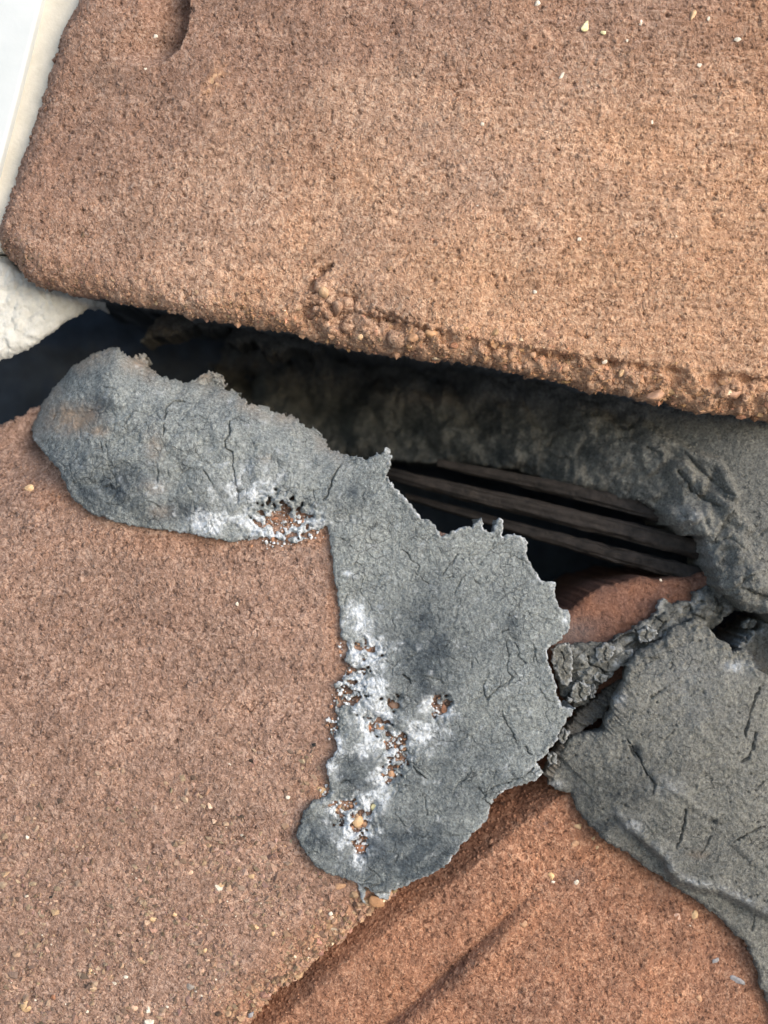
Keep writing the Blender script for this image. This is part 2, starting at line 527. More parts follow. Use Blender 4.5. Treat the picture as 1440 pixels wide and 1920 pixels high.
M_UP = brick_material('sandy_brick', lin(110, 84, 69), lin(164, 133, 113), lin(202, 174, 153), (1.16, 1.05, 0.90), (0.70, 0.66, 0.68))
M_LOW = brick_material('brown_brick', lin(98, 74, 62), lin(148, 119, 103), lin(190, 160, 142), (1.13, 0.97, 0.84), (0.86, 0.86, 0.88))
M_LOW2 = brick_material('red_brown_brick', lin(94, 66, 53), lin(148, 110, 90), lin(192, 154, 130), (1.12, 1.0, 0.88), (0.72, 0.67, 0.66))
M_CORE = brick_material('dull_red_brick', lin(84, 58, 48), lin(116, 84, 70), lin(140, 106, 90), (1.1, 0.95, 0.8), (0.8, 0.8, 0.85))
M_MORT = mortar_material('grey_mortar', lin(96, 100, 101), lin(152, 156, 154))
M_MORT_R = mortar_material('olive_grey_mortar', lin(88, 87, 84), lin(131, 130, 124), 0.12)
M_MORT_D = mortar_material('old_grey_mortar', lin(90, 89, 86), lin(128, 127, 121), 0.06)
M_GRAIN = tint_material('sand_grain')
M_PEB = tint_material('pebble_stone', 0.5, 0.45)
M_RIB = plain_material('weathered_rib', lin(38, 35, 33), lin(68, 61, 57), 500, 0.85, 0.6, 0.0005)
M_DARK = plain_material('cavity_shade_mortar', lin(50, 56, 64), lin(70, 77, 86), 120, 0.95, 0.6, 0.0006)  # dark blue-grey base stands in for the deep shade of the joint
M_WHITE = plain_material('white_paint', (0.55, 0.58, 0.58), (0.62, 0.64, 0.64), 90, 0.6, 0.2, 0.0003)
M_CREAM = plain_material('cream_edge', lin(198, 191, 176), lin(216, 209, 195), 300, 0.7, 0.4, 0.0003)
M_PLAST = plain_material('rough_white_render', lin(176, 175, 169), lin(204, 203, 197), 500, 0.95, 0.8, 0.0004)
M_GROUND = plain_material('pale_concrete', (0.34, 0.33, 0.31), (0.42, 0.41, 0.39), 3, 0.9, 0.4, 0.003)

# ---------------------------------------------------------------- ground
gm = mesh_from('ground', np.array([[-400, -400, 0], [400, -400, 0], [400, 400, 0], [-400, 400, 0]], float), np.array([[0, 1, 2, 3]]))
go = bpy.data.objects.new('ground', gm); col.objects.link(go); gm.materials.append(M_GROUND); go['kind'] = 'structure'

# ---------------------------------------------------------------- the brick wall
wall = bpy.data.objects.new('brick_wall', None)
col.objects.link(wall)
wall.matrix_world = ROOT_M
wall['label'] = 'weathered brown brick wall with a wide open joint and crumbling grey mortar'
wall['category'] = 'wall'
wall['kind'] = 'thing'

def grain_relief(x, y, amp=2.6, wl=9.0, seed=3, stretch=1.0):
    f1, f2, c = worley(x / stretch, y, wl, seed)
    dome = np.sqrt(np.maximum(0, 1 - (f1 * 1.05) ** 2))
    g1 = (dome - 0.75) * (0.5 + c) * amp
    f1b, _, cb = worley(x + 3, y + 7, wl * 2.1, seed + 4)
    pit = -(1 - sstep(0.04, 0.30, f1b + 0.12 * perlin(x / 4, y / 4, seed + 5))) * sstep(0.86, 0.96, cb) * amp * 1.8
    return g1 + pit + fbm(x, y, 26, seed + 9, 3) * amp * 0.55

# ---- upper brick
def up_mac(x, y):
    return -0.045 * np.maximum(0, 900 - x) + 0.0 * y
GOUGE = [(352, -60), (357, 20), (350, 60), (336, 92), (300, 122)]
UP_CH = [([(584, 545), (590, 525), (602, 510), (620, 500)], 9, 14), ([(712, 584), (737, 594), (760, 602)], 8, 12), ([(560, 596), (600, 590), (640, 598)], 6, 7), ([(340, 548), (352, 560)], 6, 6)]
LEDGE = [(300, 560), (470, 580), (545, 584), (580, 560), (620, 572), (680, 578), (737, 594), (800, 610), (905, 634), (1000, 648), (1100, 664), (1250, 684), (1440, 702), (1700, 760), (2300, 900)]
def up_relief(x, y, s):
    k = sstep(900, 1300, x) * 0.5
    h = grain_relief(x, y, 3.4, 9.0, 3)
    # brushed level streaks on the right half
    xr = x * 0.985 + (y) * 0.17; yr = y - 0.05 * x
    h = h + (0.5 + k) * 2.6 * sstep(550, 1000, x) * perlin(xr / 60.0, yr / 7.0, 31) 
    h = h + 5.0 * fbm(x, y, 240, 21, 2)
    # bottom edge: coarse crumbling arris
    edge = 1 - sstep(18, 95, -s)
    ed = edge * sstep(120, 500, y)
    f1, _, c = worley(x, y, 21, 44)
    h = h + ed * ((np.sqrt(np.maximum(0, 1 - f1 ** 2)) - 0.6) * 9 * (0.4 + c) + 6 * fbm(x, y, 55, 51, 3))
    # spalled hollow above the arris
    h = h - 17 * blobs(x, y, [(655, 572, 70, 26, 1.0), (600, 508, 26, 14, 0.5), (770, 612, 80, 16, 0.5), (730, 598, 22, 14, 0.7)]) * (0.75 + 0.5 * fbm(x, y, 30, 61, 3))
    h = h + 9 * blobs(x, y, [(690, 600, 18, 14, 0.9), (612, 560, 20, 22, 0.8), (860, 640, 30, 14, 0.7), (540, 596, 30, 10, .7)])
    led = side_of(x, y, LEDGE)      # <0 below the ledge
    nl = 0.9 + 0.9 * fbm(x, y, 45, 64, 3)
    h = h - 17 * np.clip(nl, 0.1, 2) * sstep(0, 9, -led - 4 * perlin(x / 12, y / 12, 65)) * sstep(480, 600, x) * sstep(430, 480, y)
    # finger-like gouge with a sharp right lip
    sg = side_of(x, y, GOUGE)        # >0 on the right of the lip
    dg = dist_line(x, y, GOUGE, 120.0)
    left = (sg < 0) & (dg < 119)
    h = h - np.where(left, 72 * (1 - np.clip(dg / 95, 0, 1)) * sstep(-2, 6, dg) * (1 - sstep(70, 128, y)), 0)
    h = h - crack_field(x, y, UP_CH, 71, 7.0)
    cl = blobs(x, y, [(655, 575, 75, 34, 1.0), (790, 630, 70, 22, .8), (600, 530, 34, 30, .7), (900, 665, 80, 18, .7), (1200, 715, 160, 26, .8), (1400, 740, 90, 34, .9)])
    f1, _, c = worley(x + 6 * perlin(x / 18, y / 18, 75), y + 6 * perlin(x / 18 + 7, y / 18, 76), 27, 77)
    h = h + cl * ((np.sqrt(np.maximum(0, 1 - f1 ** 2)) - 0.65) * 26 * (0.25 + c) + 9 * fbm(x, y, 34, 78, 3))
    return h
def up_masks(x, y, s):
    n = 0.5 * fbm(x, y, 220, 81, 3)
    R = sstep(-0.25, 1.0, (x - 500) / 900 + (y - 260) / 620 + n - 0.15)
    G = np.clip(sstep(-0.15, 0.7, (520 - x) / 560 + (360 - y) / 700 + n * 0.7) + 0.85 * sstep(0.0, 0.9, (190 + 0.03 * x - y) / 200 + n), 0, 1)  # warm-to-mauve firing drift, with the light's falloff painted in
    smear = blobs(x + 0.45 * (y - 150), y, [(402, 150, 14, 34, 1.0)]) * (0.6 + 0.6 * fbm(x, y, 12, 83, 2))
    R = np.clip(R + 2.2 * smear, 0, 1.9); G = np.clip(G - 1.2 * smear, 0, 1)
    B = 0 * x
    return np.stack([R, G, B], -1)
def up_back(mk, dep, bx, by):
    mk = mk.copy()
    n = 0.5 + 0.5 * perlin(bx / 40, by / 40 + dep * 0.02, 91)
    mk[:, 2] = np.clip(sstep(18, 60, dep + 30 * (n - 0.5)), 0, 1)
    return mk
UP = [(190, -160), (135, 0), (108, 45), (92, 100), (65, 190), (45, 250), (20, 320), (2, 380), (-14, 425), (-6, 462), (25, 494), (40, 516), (60, 527), (125, 543), (185, 552), (225, 562),
      (300, 573), (345, 586), (390, 592), (450, 603), (540, 616), (600, 633), (640, 644), (680, 650), (720, 654), (785, 664), (820, 671), (870, 672), (935, 683), (990, 699),
      (1040, 704), (1085, 716), (1120, 732), (1170, 731), (1205, 742), (1245, 752), (1262, 744), (1285, 759), (1320, 767), (1370, 772), (1440, 780), (1800, 862),
      (2250, 965), (2460, 80), (1400, -210)]
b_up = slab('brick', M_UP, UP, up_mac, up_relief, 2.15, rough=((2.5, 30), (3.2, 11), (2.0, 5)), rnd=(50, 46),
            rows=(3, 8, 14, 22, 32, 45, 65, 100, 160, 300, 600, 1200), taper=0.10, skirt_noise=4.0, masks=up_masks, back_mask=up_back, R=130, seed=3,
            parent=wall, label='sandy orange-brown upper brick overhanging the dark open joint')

# ---- lower brick under the long mortar smear
TOP = [(60, 812), (75, 760), (100, 725), (135, 685), (175, 660), (220, 650), (280, 690), (350, 716), (425, 728), (500, 762), (560, 784), (612, 830), (650, 850), (690, 856)]
def low_mac(x, y):
    corner = np.maximum(0, 300 - x) / 300
    top = np.maximum(0, 1 - (y - 660) / 420.0)
    return -34 - 150 * corner ** 1.6 * top ** 1.2 - 20 * np.maximum(0, (500 - x) / 500) * np.maximum(0, 1 - (y - 800) / 900)
LOW = [(-500, 1010), (-120, 850), (0, 790), (40, 762), (80, 744), (150, 715), (260, 715), (380, 752), (500, 790), (600, 850), (700, 890), (780, 985), (900, 1020), (975, 1060), (1010, 1120),
       (1030, 1170), (1010, 1300), (1000, 1400), (960, 1465), (885, 1525), (830, 1585), (770, 1640), (732, 1684), (700, 1710), (670, 1733), (636, 1770), (606, 1790), (575, 1820), (545, 1846), (510, 1868), (465, 1925),
       (300, 2120), (150, 2400), (-500, 2300)]
STEP_LINE = [(1000, 1470), (850, 1590), (732, 1684), (636, 1770), (545, 1846), (465, 1925), (300, 2120)]
def low_relief(x, y, s):
    coarse = sstep(1350, 1750, y + 0.25 * x)
    tt = np.clip(dist_line(x, y, TOP, 200.0) / 130.0, 0, 1)
    under = (1 - sstep(560, 720, x)) * (110 * (1 - np.sqrt(np.maximum(0, 1 - (1 - tt) ** 2))) + 24 * (1 - tt))
    h = -under + grain_relief(x, y, 3.2, 8.5, 103) * (1 - 0.4 * coarse)
    f1, _, c = worley(x, y, 15, 131)
    h = h + coarse * (np.sqrt(np.maximum(0, 1 - f1 ** 2)) - 0.7) * 6.5 * (0.3 + c)
    h = h + 4 * fbm(x, y, 200, 111, 2)
    d = dist_line(x, y, STEP_LINE, 130)
    h = h - 9 * (1 - sstep(0, 90, d)) * (0.7 + 0.8 * fbm(x, y, 40, 118, 3)) * sstep(1600, 1700, y)
    h = h - crack_field(x, y, [([(520, 1870), (560, 1830), (600, 1800)], 3, 5)], 140)
    # faint ledge left of the smear's end
    h = h - 6 * blobs(x, y, [(70, 885, 60, 18, 1), (560, 1490, 30, 20, .8)])
    return h
def low_masks(x, y, s):
    n = 0.5 * fbm(x, y, 160, 121, 4)
    d = dist_line(x, y, STEP_LINE, 130)
    R = (1 - sstep(10, 110, d + 50 * n)) * sstep(1600, 1700, y) * 1.0
    R = np.maximum(R, 0.9 * blobs(x, y, [(110, 930, 60, 24, 1.0), (300, 1020, 160, 22, 0.8), (625, 1090, 10, 130, .9), (600, 1010, 18, 20, .8), (600, 1480, 34, 26, 1), (55, 915, 18, 14, 1.2), (640, 1700, 60, 30, .6)]) * (1 + n))
    G = np.clip(0.45 + n - 0.5 * R, 0, 1)
    G = np.maximum(G, 0.9 * blobs(x, y, [(30, 830, 110, 60, 1)]))
    B = np.clip(0.25 * blobs(x, y, [(560, 1040, 60, 22, 1)]) * (0.5 + fbm(x, y, 9, 129, 2)), 0, 1)
    return np.stack([R, G, B], -1)
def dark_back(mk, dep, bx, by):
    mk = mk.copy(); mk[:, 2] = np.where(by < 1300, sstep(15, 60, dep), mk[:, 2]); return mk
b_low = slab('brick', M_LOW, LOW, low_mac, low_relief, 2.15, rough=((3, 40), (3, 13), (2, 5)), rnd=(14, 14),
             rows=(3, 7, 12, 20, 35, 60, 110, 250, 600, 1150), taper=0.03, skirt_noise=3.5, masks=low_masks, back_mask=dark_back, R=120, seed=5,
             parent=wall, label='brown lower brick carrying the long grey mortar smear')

# ---- lower corner brick with its rounded arris
RIDGE = [(1120, 1452), (1069, 1491), (1033, 1511), (981, 1549), (932, 1589), (880, 1634), (825, 1676), (750, 1732), (660, 1800), (560, 1890), (400, 2040), (200, 2230)]
def lr_mac(x, y):
    sg = side_of(x, y, RIDGE)          # <0 above-left of the arris
    d = np.maximum(0, -sg if LR_SIGN > 0 else sg)
    soft = np.sqrt(d * d + 4.0 ** 2) - 4.0
    fall = 0.85 + 0.30 * sstep(750, 1000, x)
    e = np.maximum(0, y - 1650) * 0.0
    return -76 - fall * np.minimum(soft, 150) - e - 10 * np.maximum(0, (x - 1200) / 240)
LR_SIGN = 1
LR = [(880, 1380), (1000, 1400), (1085, 1440), (1150, 1500), (1300, 1600), (1420, 1690), (1475, 1800), (1500, 1960), (1560, 2300), (200, 2350), (150, 2230), (400, 1930), (560, 1790), (700, 1660), (840, 1540)]
def lr_relief(x, y, s):
    h = grain_relief(x, y, 3.2, 9.5, 203)
    h = h + 2.5 * fbm(x, y, 120, 211, 3)
    # faint crease parallel to the arris
    dl = dist_line(x, y, [(640, 1990), (760, 1900), (835, 1832), (925, 1748), (985, 1690)], 60)
    sgl = side_of(x, y, [(560, 2060), (640, 1990), (760, 1900), (835, 1832), (925, 1748), (985, 1690), (1030, 1650)])
    fade = sstep(1040, 900, x)
    h = h - fade * (15 * np.exp(-(sgl / 7.0) ** 2) + 6 * np.exp(-((sgl - 10) / 26.0) ** 2) - 11 * np.exp(-((sgl + 24) / 15.0) ** 2))

    f1, _, c = worley(x, y, 17, 231)
    near = blobs(x, y, [(1110, 1570, 50, 60, 1), (1300, 1720, 60, 40, .7)])
    return h + near * (np.sqrt(np.maximum(0, 1 - f1 ** 2)) - 0.6) * 8 * (0.3 + c)
def lr_masks(x, y, s):
    n = 0.6 * fbm(x, y, 130, 221, 4)
    sg = side_of(x, y, RIDGE)
    R = np.clip(0.45 + n + 0.4 * blobs(x, y, [(1110, 1570, 70, 60, 1.), (850, 1850, 200, 100, .6)]), 0, 1)
    G = np.clip(0.25 - n + 0.45 * sstep(0, 40, -sg), 0, 1)  # G also paints shade onto the side above-left of the arris
    B = 0.8 * blobs(x, y, [(1080, 1640, 30, 16, .4), (1020, 1545, 12, 8, .6)]) * np.clip(fbm(x, y, 14, 229, 2) + .4, 0, 1)
    return np.stack([R, G, B], -1)
b_lr = slab('brick', M_LOW2, LR, lr_mac, lr_relief, 2.15, rough=((2, 20),), rnd=(10, 8), rows=(10, 40, 120, 400, 1000), masks=lr_masks, seed=7,
            parent=wall, label='reddish brown lower corner brick with a rounded arris below the mortar')

# ---- brick sliver visible inside the joint
SL = [(1040, 1160), (1068, 1143), (1090, 1124), (1110, 1110), (1129, 1101), (1173, 1093), (1202, 1082), (1240, 1086), (1281, 1084), (1310, 1078), (1332, 1070), (1352, 1092), (1350, 1130), (1310, 1200), (1250, 1330), (1180, 1430), (1060, 1440), (1000, 1300)]
def sl_mac(x, y):
    return -108 - 0.25 * np.maximum(0, 1210 - y) - 0.45 * np.maximum(0, y - 1230)
def sl_relief(x, y, s):
    ed = 1 - sstep(8, 40, dist_line(x, y, [(1160, 1200), (1240, 1130), (1345, 1085)], 60))
    return grain_relief(x, y, 1.1, 8, 303) + 4 * fbm(x, y, 70, 309, 3) + ed * 5 * fbm(x, y, 16, 311, 3)
def sl_masks(x, y, s):
    n = fbm(x, y, 70, 312, 3)
    return np.stack([np.clip(0.3 + n, 0, 1), np.clip(0.2 - n, 0, 1), 0.5 * blobs(x, y, [(1080, 1190, 40, 40, 1)])], -1)
b_sl = slab('brick', M_CORE, SL, sl_mac, sl_relief, 2.3, rough=((2.5, 25), (2, 8)), rnd=(16, 14), rows=(8, 25, 60, 150, 500), masks=sl_masks, seed=9,
            parent=wall, label='dull red brick edge showing deep in the joint beside the crumbled mortar')

slab('brick', M_LOW, [(1880, 790), (2300, 880), (2300, 1760), (1880, 1600)], lambda x, y: -60 + 0 * x, lambda x, y, s: 4 * fbm(x, y, 60, 391, 3), 9.0, rnd=(14, 14), rows=(10, 60, 300, 830), seed=10, parent=wall)  # unseen slab added to keep the sun out of the joint's right end
# ---- inner leaf closing the cavity
INNER = [(-700, 300), (1900, 500), (1900, 1900), (-700, 1900)]
def in_relief(x, y, s):
    return 18 * fbm(x, y, 140, 401, 4) + 6 * fbm(x, y, 30, 405, 3)
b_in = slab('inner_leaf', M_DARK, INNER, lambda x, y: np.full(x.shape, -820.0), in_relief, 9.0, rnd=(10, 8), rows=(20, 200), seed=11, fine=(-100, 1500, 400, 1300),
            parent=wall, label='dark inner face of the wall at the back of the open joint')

# ---- mortar residue hanging under the upper brick, deep in the joint
def hang(poly, wm, seed, label, amp=10):
    return slab('mortar_residue', M_MORT_D, poly, lambda x, y: wm(x, y), lambda x, y, s: amp * fbm(x, y, 40, seed, 4) + 2 * fbm(x, y, 9, seed + 5, 2), 2.6,
                rough=((6, 30), (4, 10)), rnd=(18, 18), rows=(10, 40, 120), seed=seed, masks=lambda x, y, s: np.stack([0 * x, 0.6 + 0 * x, 0.2 * blobs(x, y, [(300, 600, 40, 30, 1)])], -1),
                parent=wall, label=label)
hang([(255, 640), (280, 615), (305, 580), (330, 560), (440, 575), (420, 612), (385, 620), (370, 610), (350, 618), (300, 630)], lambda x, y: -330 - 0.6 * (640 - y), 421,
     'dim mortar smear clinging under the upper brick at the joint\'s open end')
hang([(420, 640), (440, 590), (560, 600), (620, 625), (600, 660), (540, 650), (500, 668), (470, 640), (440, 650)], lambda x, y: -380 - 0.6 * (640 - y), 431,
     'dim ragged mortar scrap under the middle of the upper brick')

# ---- mortar bed running back under the upper brick
BED = [(330, 640), (560, 590), (900, 640), (1200, 690), (1500, 740), (1900, 850), (1900, 1420), (1560, 1330), (1480, 1210), (1440, 1150), (1400, 1146), (1372, 1122), (1352, 1102), (1340, 1080), (1330, 1040), (1315, 1008), (1285, 1000), (1260, 986),
       (1235, 960), (1210, 945), (1175, 935), (1140, 926), (1085, 916), (1040, 905), (1000, 891), (960, 878), (900, 872), (820, 868), (740, 862), (620, 870), (480, 850), (360, 760)]
FOLD = [(1205, 800), (1240, 825), (1290, 855), (1350, 870), (1380, 940), (1420, 1000), (1460, 1060)]
def bed_mac(x, y):
    q = 1345 - x - 0.25 * (y - 950)
    far = 0.5 * (np.sqrt(q * q + 110.0 ** 2) + q - 40) * 0.72
    up = np.maximum(0, 1120 - y) * 0.20
    return -42 - far - up + 10 * sstep(1300, 1440, x)
BED_CR = [([(1268, 885), (1300, 925), (1345, 950)], 5, 14), ([(1280, 850), (1320, 890), (1370, 930)], 3, 8), ([(1205, 838), (1230, 855)], 4, 10),
          ([(1372, 1100), (1385, 1092), (1405, 1075)], 3, 8), ([(1262, 772), (1272, 764), (1280, 758)], 2.5, 5), ([(1425, 1005), (1440, 990)], 2.5, 6),
          ([(1395, 895), (1412, 880)], 2, 4), ([(1030, 835), (1045, 815), (1085, 800)], 5, 14), ([(1155, 800), (1175, 805), (1190, 798), (1205, 780)], 4, 12)]
def bed_relief(x, y, s):
    lump = 1 - sstep(-25, 30, side_of(x, y, [(1200, 700), (1225, 800), (1290, 855), (1350, 880), (1400, 1000), (1440, 1080), (1500, 1200)]) * -1)
    h = 3.0 * fbm(x, y, 60, 501, 3) + 1.4 * fbm(x, y, 9, 511, 3)
    f1, f2, c = worley(x + 16 * perlin(x / 40, y / 40, 521), y + 16 * perlin(x / 40 + 5, y / 40, 522), 58, 523)
    dome = np.sqrt(np.maximum(0, 1 - f1 ** 2))
    h = h + (1 - lump) * ((dome - 0.6) * 58 * (0.2 + c) + 34 * fbm(x, y, 90, 531, 4) + 2 * fbm(x, y, 16, 541, 2)) * 1.0
    # two slanting folds dragged by the trowel
    for pts, a in (([(1225, 815), (1290, 850), (1345, 870), (1375, 930)], 14), ([(1270, 870), (1320, 920), (1375, 965), (1400, 990)], 11), ([(1255, 960), (1300, 975), (1345, 1060)], 9)):
        h = h + a * (1 - sstep(2, 16, dist_line(x, y, pts, 40)))
    h = h + 26 * blobs(x, y, [(1142, 812, 17, 14, 1), (1105, 812, 16, 14, .6), (1080, 770, 40, 30, .6), (1130, 860, 16, 18, .5), (1235, 930, 14, 10, .6), (1290, 965, 30, 26, .5)])
    return h - crack_field(x, y, BED_CR, 551)
def bed_masks(x, y, s):
    n = fbm(x, y, 60, 561, 3)
    return np.stack([0.25 * blobs(x, y, [(1325, 1060, 12, 50, 1), (1290, 970, 30, 25, .6)]), np.clip(0.35 * n + 0.5 * sstep(1300, 900, x), 0, 1), 0.15 * blobs(x, y, [(800, 750, 60, 10, 1)])], -1)  # G rises leftwards: shade of the deep joint painted into the bed
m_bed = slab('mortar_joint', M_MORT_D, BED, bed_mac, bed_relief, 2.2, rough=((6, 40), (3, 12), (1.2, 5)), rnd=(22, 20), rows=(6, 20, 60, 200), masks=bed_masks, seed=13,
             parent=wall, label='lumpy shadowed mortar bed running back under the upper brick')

# ---- weathered ribs lying inside the joint
def rib(pts, label, seed):
    """pts: (px, py, w, half height px)"""
    P = np.array(pts, float)
    n = 120; k = 44
    t = np.linspace(0, 1, n); tt = np.linspace(0, 1, len(P))
    cx, cy, w, r = [np.interp(t, tt, P[:, i]) for i in range(4)]
    a = np.linspace(0, 2 * np.pi, k, endpoint=False)
    A, Tt = np.meshgrid(a, np.arange(n))
    nz = 1 + 0.16 * perlin(Tt / 9.0, A * 1.4 + seed, seed) + 0.10 * perlin(Tt / 3.0, A * 2.5, seed + 1) 
    nz = nz + 0.16 * perlin(Tt / 45.0, A * 4.5, seed + 7) + 0.08 * perlin(Tt / 20.0, A * 9, seed + 9)
    prof = 0.62 * (np.abs(np.cos(A)) ** 0.6 * np.sign(np.cos(A)))
    yy = cy[:, None] + r[:, None] * prof * nz
    ww = w[:, None] + r[:, None] * 1.1 * np.abs(np.sin(A)) ** 0.7 * np.sign(np.sin(A)) * (nz + 0.2 * perlin(Tt / 40.0, A * 6, seed + 8))
    v = to_local(np.repeat(cx, k), yy.ravel(), ww.ravel(), np.repeat(w, k))
    i = np.arange(n - 1)[:, None] * k; j = np.arange(k)[None]; j2 = (j + 1) % k
    q = np.stack([i + j, i + j2, i + k + j2, i + k + j], -1).reshape(-1, 4)
    me = mesh_from('rib', v, q)
    return link('rib', me, M_RIB, parent=wall, label=label)
rib([(640, 862, -470, 14), (775, 900, -380, 20), (900, 930, -330, 24), (1100, 978, -260, 27), (1330, 1034, -185, 29), (1430, 1058, -165, 29)], 'thickest grey-brown rib running along the dark joint', 601)
rib([(820, 868, -390, 12), (1030, 912, -300, 20), (1150, 940, -255, 24), (1270, 972, -205, 26), (1400, 1000, -185, 26)], 'upper grey-brown rib half hidden under the mortar bed', 602)
rib([(760, 930, -430, 9), (990, 996, -310, 18), (1150, 1040, -250, 24), (1300, 1078, -195, 26), (1420, 1108, -175, 26)], 'lowest dark brown rib just above the red brick edge', 603)

# ---- the long mortar smear over the lower brick
SM = [(1021, 1450), (1000, 1464), (985, 1472), (950, 1480), (935, 1492), (921, 1512), (915, 1537), (890, 1561), (865, 1587), (840, 1622), (810, 1641), (770, 1656), (745, 1670), (722, 1672), (700, 1676), (670, 1656), (625, 1646), (595, 1626),
      (570, 1596), (555, 1566), (565, 1532), (585, 1503), (606, 1499), (618, 1480), (616, 1460), (610, 1436), (636, 1400), (618, 1376), (630, 1345), (628, 1318), (640, 1300), (626, 1285), (656, 1262), (646, 1238), (652, 1215), (638, 1196), (636, 1150), (626, 1080), (618, 1020), (615, 984), (592, 996), (570, 1012),
      (550, 1018), (520, 1020), (500, 1014), (475, 1012), (440, 1016), (400, 1010), (350, 1000), (280, 992), (225, 982), (175, 965), (140, 942), (125, 915), (110, 880), (80, 850), (60, 822),
      (62, 790), (75, 760), (100, 725), (135, 685), (175, 660), (220, 648), (236, 661), (256, 664), (272, 658), (282, 686), (300, 700), (350, 716), (362, 706), (378, 700), (396, 693), (424, 704), (426, 728), (453, 737), (466, 754), (500, 759),
      (516, 770), (540, 775), (556, 779), (566, 792), (590, 800), (608, 818), (616, 835), (645, 848), (670, 852), (684, 857), (710, 846), (731, 836), (736, 856), (727, 890), (746, 920), (770, 945), (790, 972), (815, 984), (828, 1003), (840, 1002),
      (864, 988), (885, 986), (904, 970), (908, 993), (922, 998), (934, 971), (944, 974), (943, 1003), (965, 1001), (991, 1015), (987, 1040), (1000, 1066), (1020, 1091), (1042, 1093), (1040, 1121), (1051, 1143), (1068, 1146), (1069, 1180), (1050, 1201), (1029, 1214),
      (1028, 1243), (1039, 1272), (1046, 1305), (1055, 1327), (1080, 1329), (1066, 1349), (1055, 1367), (1043, 1389), (1028, 1413), (1007, 1431)]
SM_CR = [([(345, 752), (322, 752), (312, 765), (308, 790), (307, 815)], 1.8, 9), ([(430, 790), (430, 815), (420, 828), (425, 842), (436, 848), (434, 872), (440, 900), (447, 938)], 1.7, 8),
         ([(378, 880), (388, 890), (402, 915)], 1.4, 6), ([(295, 880), (296, 905)], 1.6, 6), ([(640, 872), (630, 885), (622, 902), (616, 925), (606, 938)], 1.7, 9), ([(642, 870), (668, 860)], 1.0, 4),
         ([(755, 1030), (772, 1050), (786, 1060), (782, 1078), (796, 1090), (808, 1096)], 1.3, 6), ([(830, 1078), (842, 1060), (856, 1040)], 1.2, 5), ([(920, 1010), (945, 995), (960, 980)], 1.0, 3),
         ([(845, 1062), (858, 1038)], 1.2, 5), ([(850, 1112), (866, 1088), (872, 1078)], 1.1, 5), ([(950, 1205), (955, 1235), (950, 1255), (962, 1272), (935, 1290), (912, 1312), (905, 1285), (920, 1260)], 1.3, 6),
         ([(1000, 1205), (1003, 1225), (1000, 1245)], 1.3, 6), ([(940, 1188), (952, 1178)], 1.5, 7), ([(985, 1225), (1000, 1218), (1010, 1245)], 1.0, 4),
         ([(940, 1330), (946, 1350), (956, 1365), (968, 1390)], 1.3, 6), ([(755, 1265), (768, 1275), (772, 1283)], 2.0, 9), ([(750, 1300), (758, 1308)], 1.4, 6), ([(775, 1438), (782, 1448), (796, 1458)], 2.2, 10),
         ([(788, 1480), (798, 1500), (800, 1530)], 1.0, 4), ([(898, 1478), (908, 1490), (912, 1505), (920, 1512)], 1.5, 8), ([(905, 1500), (915, 1490)], 1.3, 6), ([(985, 1400), (990, 1410), (996, 1415)], 2.0, 10), ([(1001, 1440), (985, 1455), (930, 1475), (905, 1490)], 1.2, 7),
         ([(640, 1470), (650, 1462), (658, 1470)], 1.2, 5), ([(860, 1120), (845, 1140)], 0.9, 3), ([(900, 1060), (915, 1040)], 0.9, 3), ([(640, 1110), (665, 1110), (672, 1120)], 1.0, 3),
         ([(130, 870), (140, 905)], 1.4, 4), ([(188, 830), (192, 850)], 1.4, 4), ([(1012, 1290), (1022, 1310), (1040, 1318)], 1.0, 5)]
BLOOM = [(470, 925, 75, 55, .55), (390, 975, 50, 22, .95), (520, 985, 80, 38, 1.0), (580, 985, 30, 16, 1.0), (672, 1165, 34, 42, .75), (690, 1225, 45, 40, 1.0), (680, 1290, 48, 42, 1.05), (700, 1345, 46, 42, 1.05), (735, 1400, 32, 45, .95),
         (790, 1375, 45, 34, .75), (818, 1330, 34, 28, .85), (690, 1405, 34, 24, .8), (720, 1460, 26, 30, .9), (650, 1515, 34, 26, .9), (665, 1550, 44, 46, .95), (700, 1500, 34, 26, .9), (672, 1600, 20, 26, .9), (620, 1440, 14, 30, .7),
         (1060, 1165, 7, 22, .45), (1040, 1100, 10, 10, .5), (980, 1020, 14, 10, .4), (730, 860, 8, 20, .4), (560, 1010, 20, 10, 1), (290, 920, 24, 18, .35), (1010, 1440, 14, 12, .5), (655, 1075, 7, 5, .9), (635, 1400, 16, 20, .9)]
DARK = [(190, 915, 90, 46, .9), (330, 965, 60, 18, .8), (185, 765, 22, 30, .9), (770, 1600, 130, 80, .95), (860, 1440, 90, 130, .55), (800, 1225, 85, 100, .9), (600, 1580, 50, 60, .9), (900, 1180, 120, 120, .3), (795, 1170, 60, 80, .75), (800, 1280, 55, 70, .75), (670, 1460, 40, 50, .95), (960, 1165, 26, 24, .8), (660, 930, 34, 28, .6), (220, 930, 90, 50, .65), (160, 890, 60, 50, .45), (340, 960, 60, 20, .7), (190, 760, 20, 28, .8), (600, 1590, 45, 55, .6), (720, 1640, 80, 26, .55), (790, 1580, 60, 70, .4), (780, 1480, 40, 60, .5), (585, 1550, 20, 30, .6),
        (460, 870, 16, 30, .25), (440, 925, 50, 20, .45), (880, 1440, 50, 70, .3), (900, 1330, 60, 60, .2), (150, 700, 40, 14, .4), (330, 700, 50, 10, .5)]
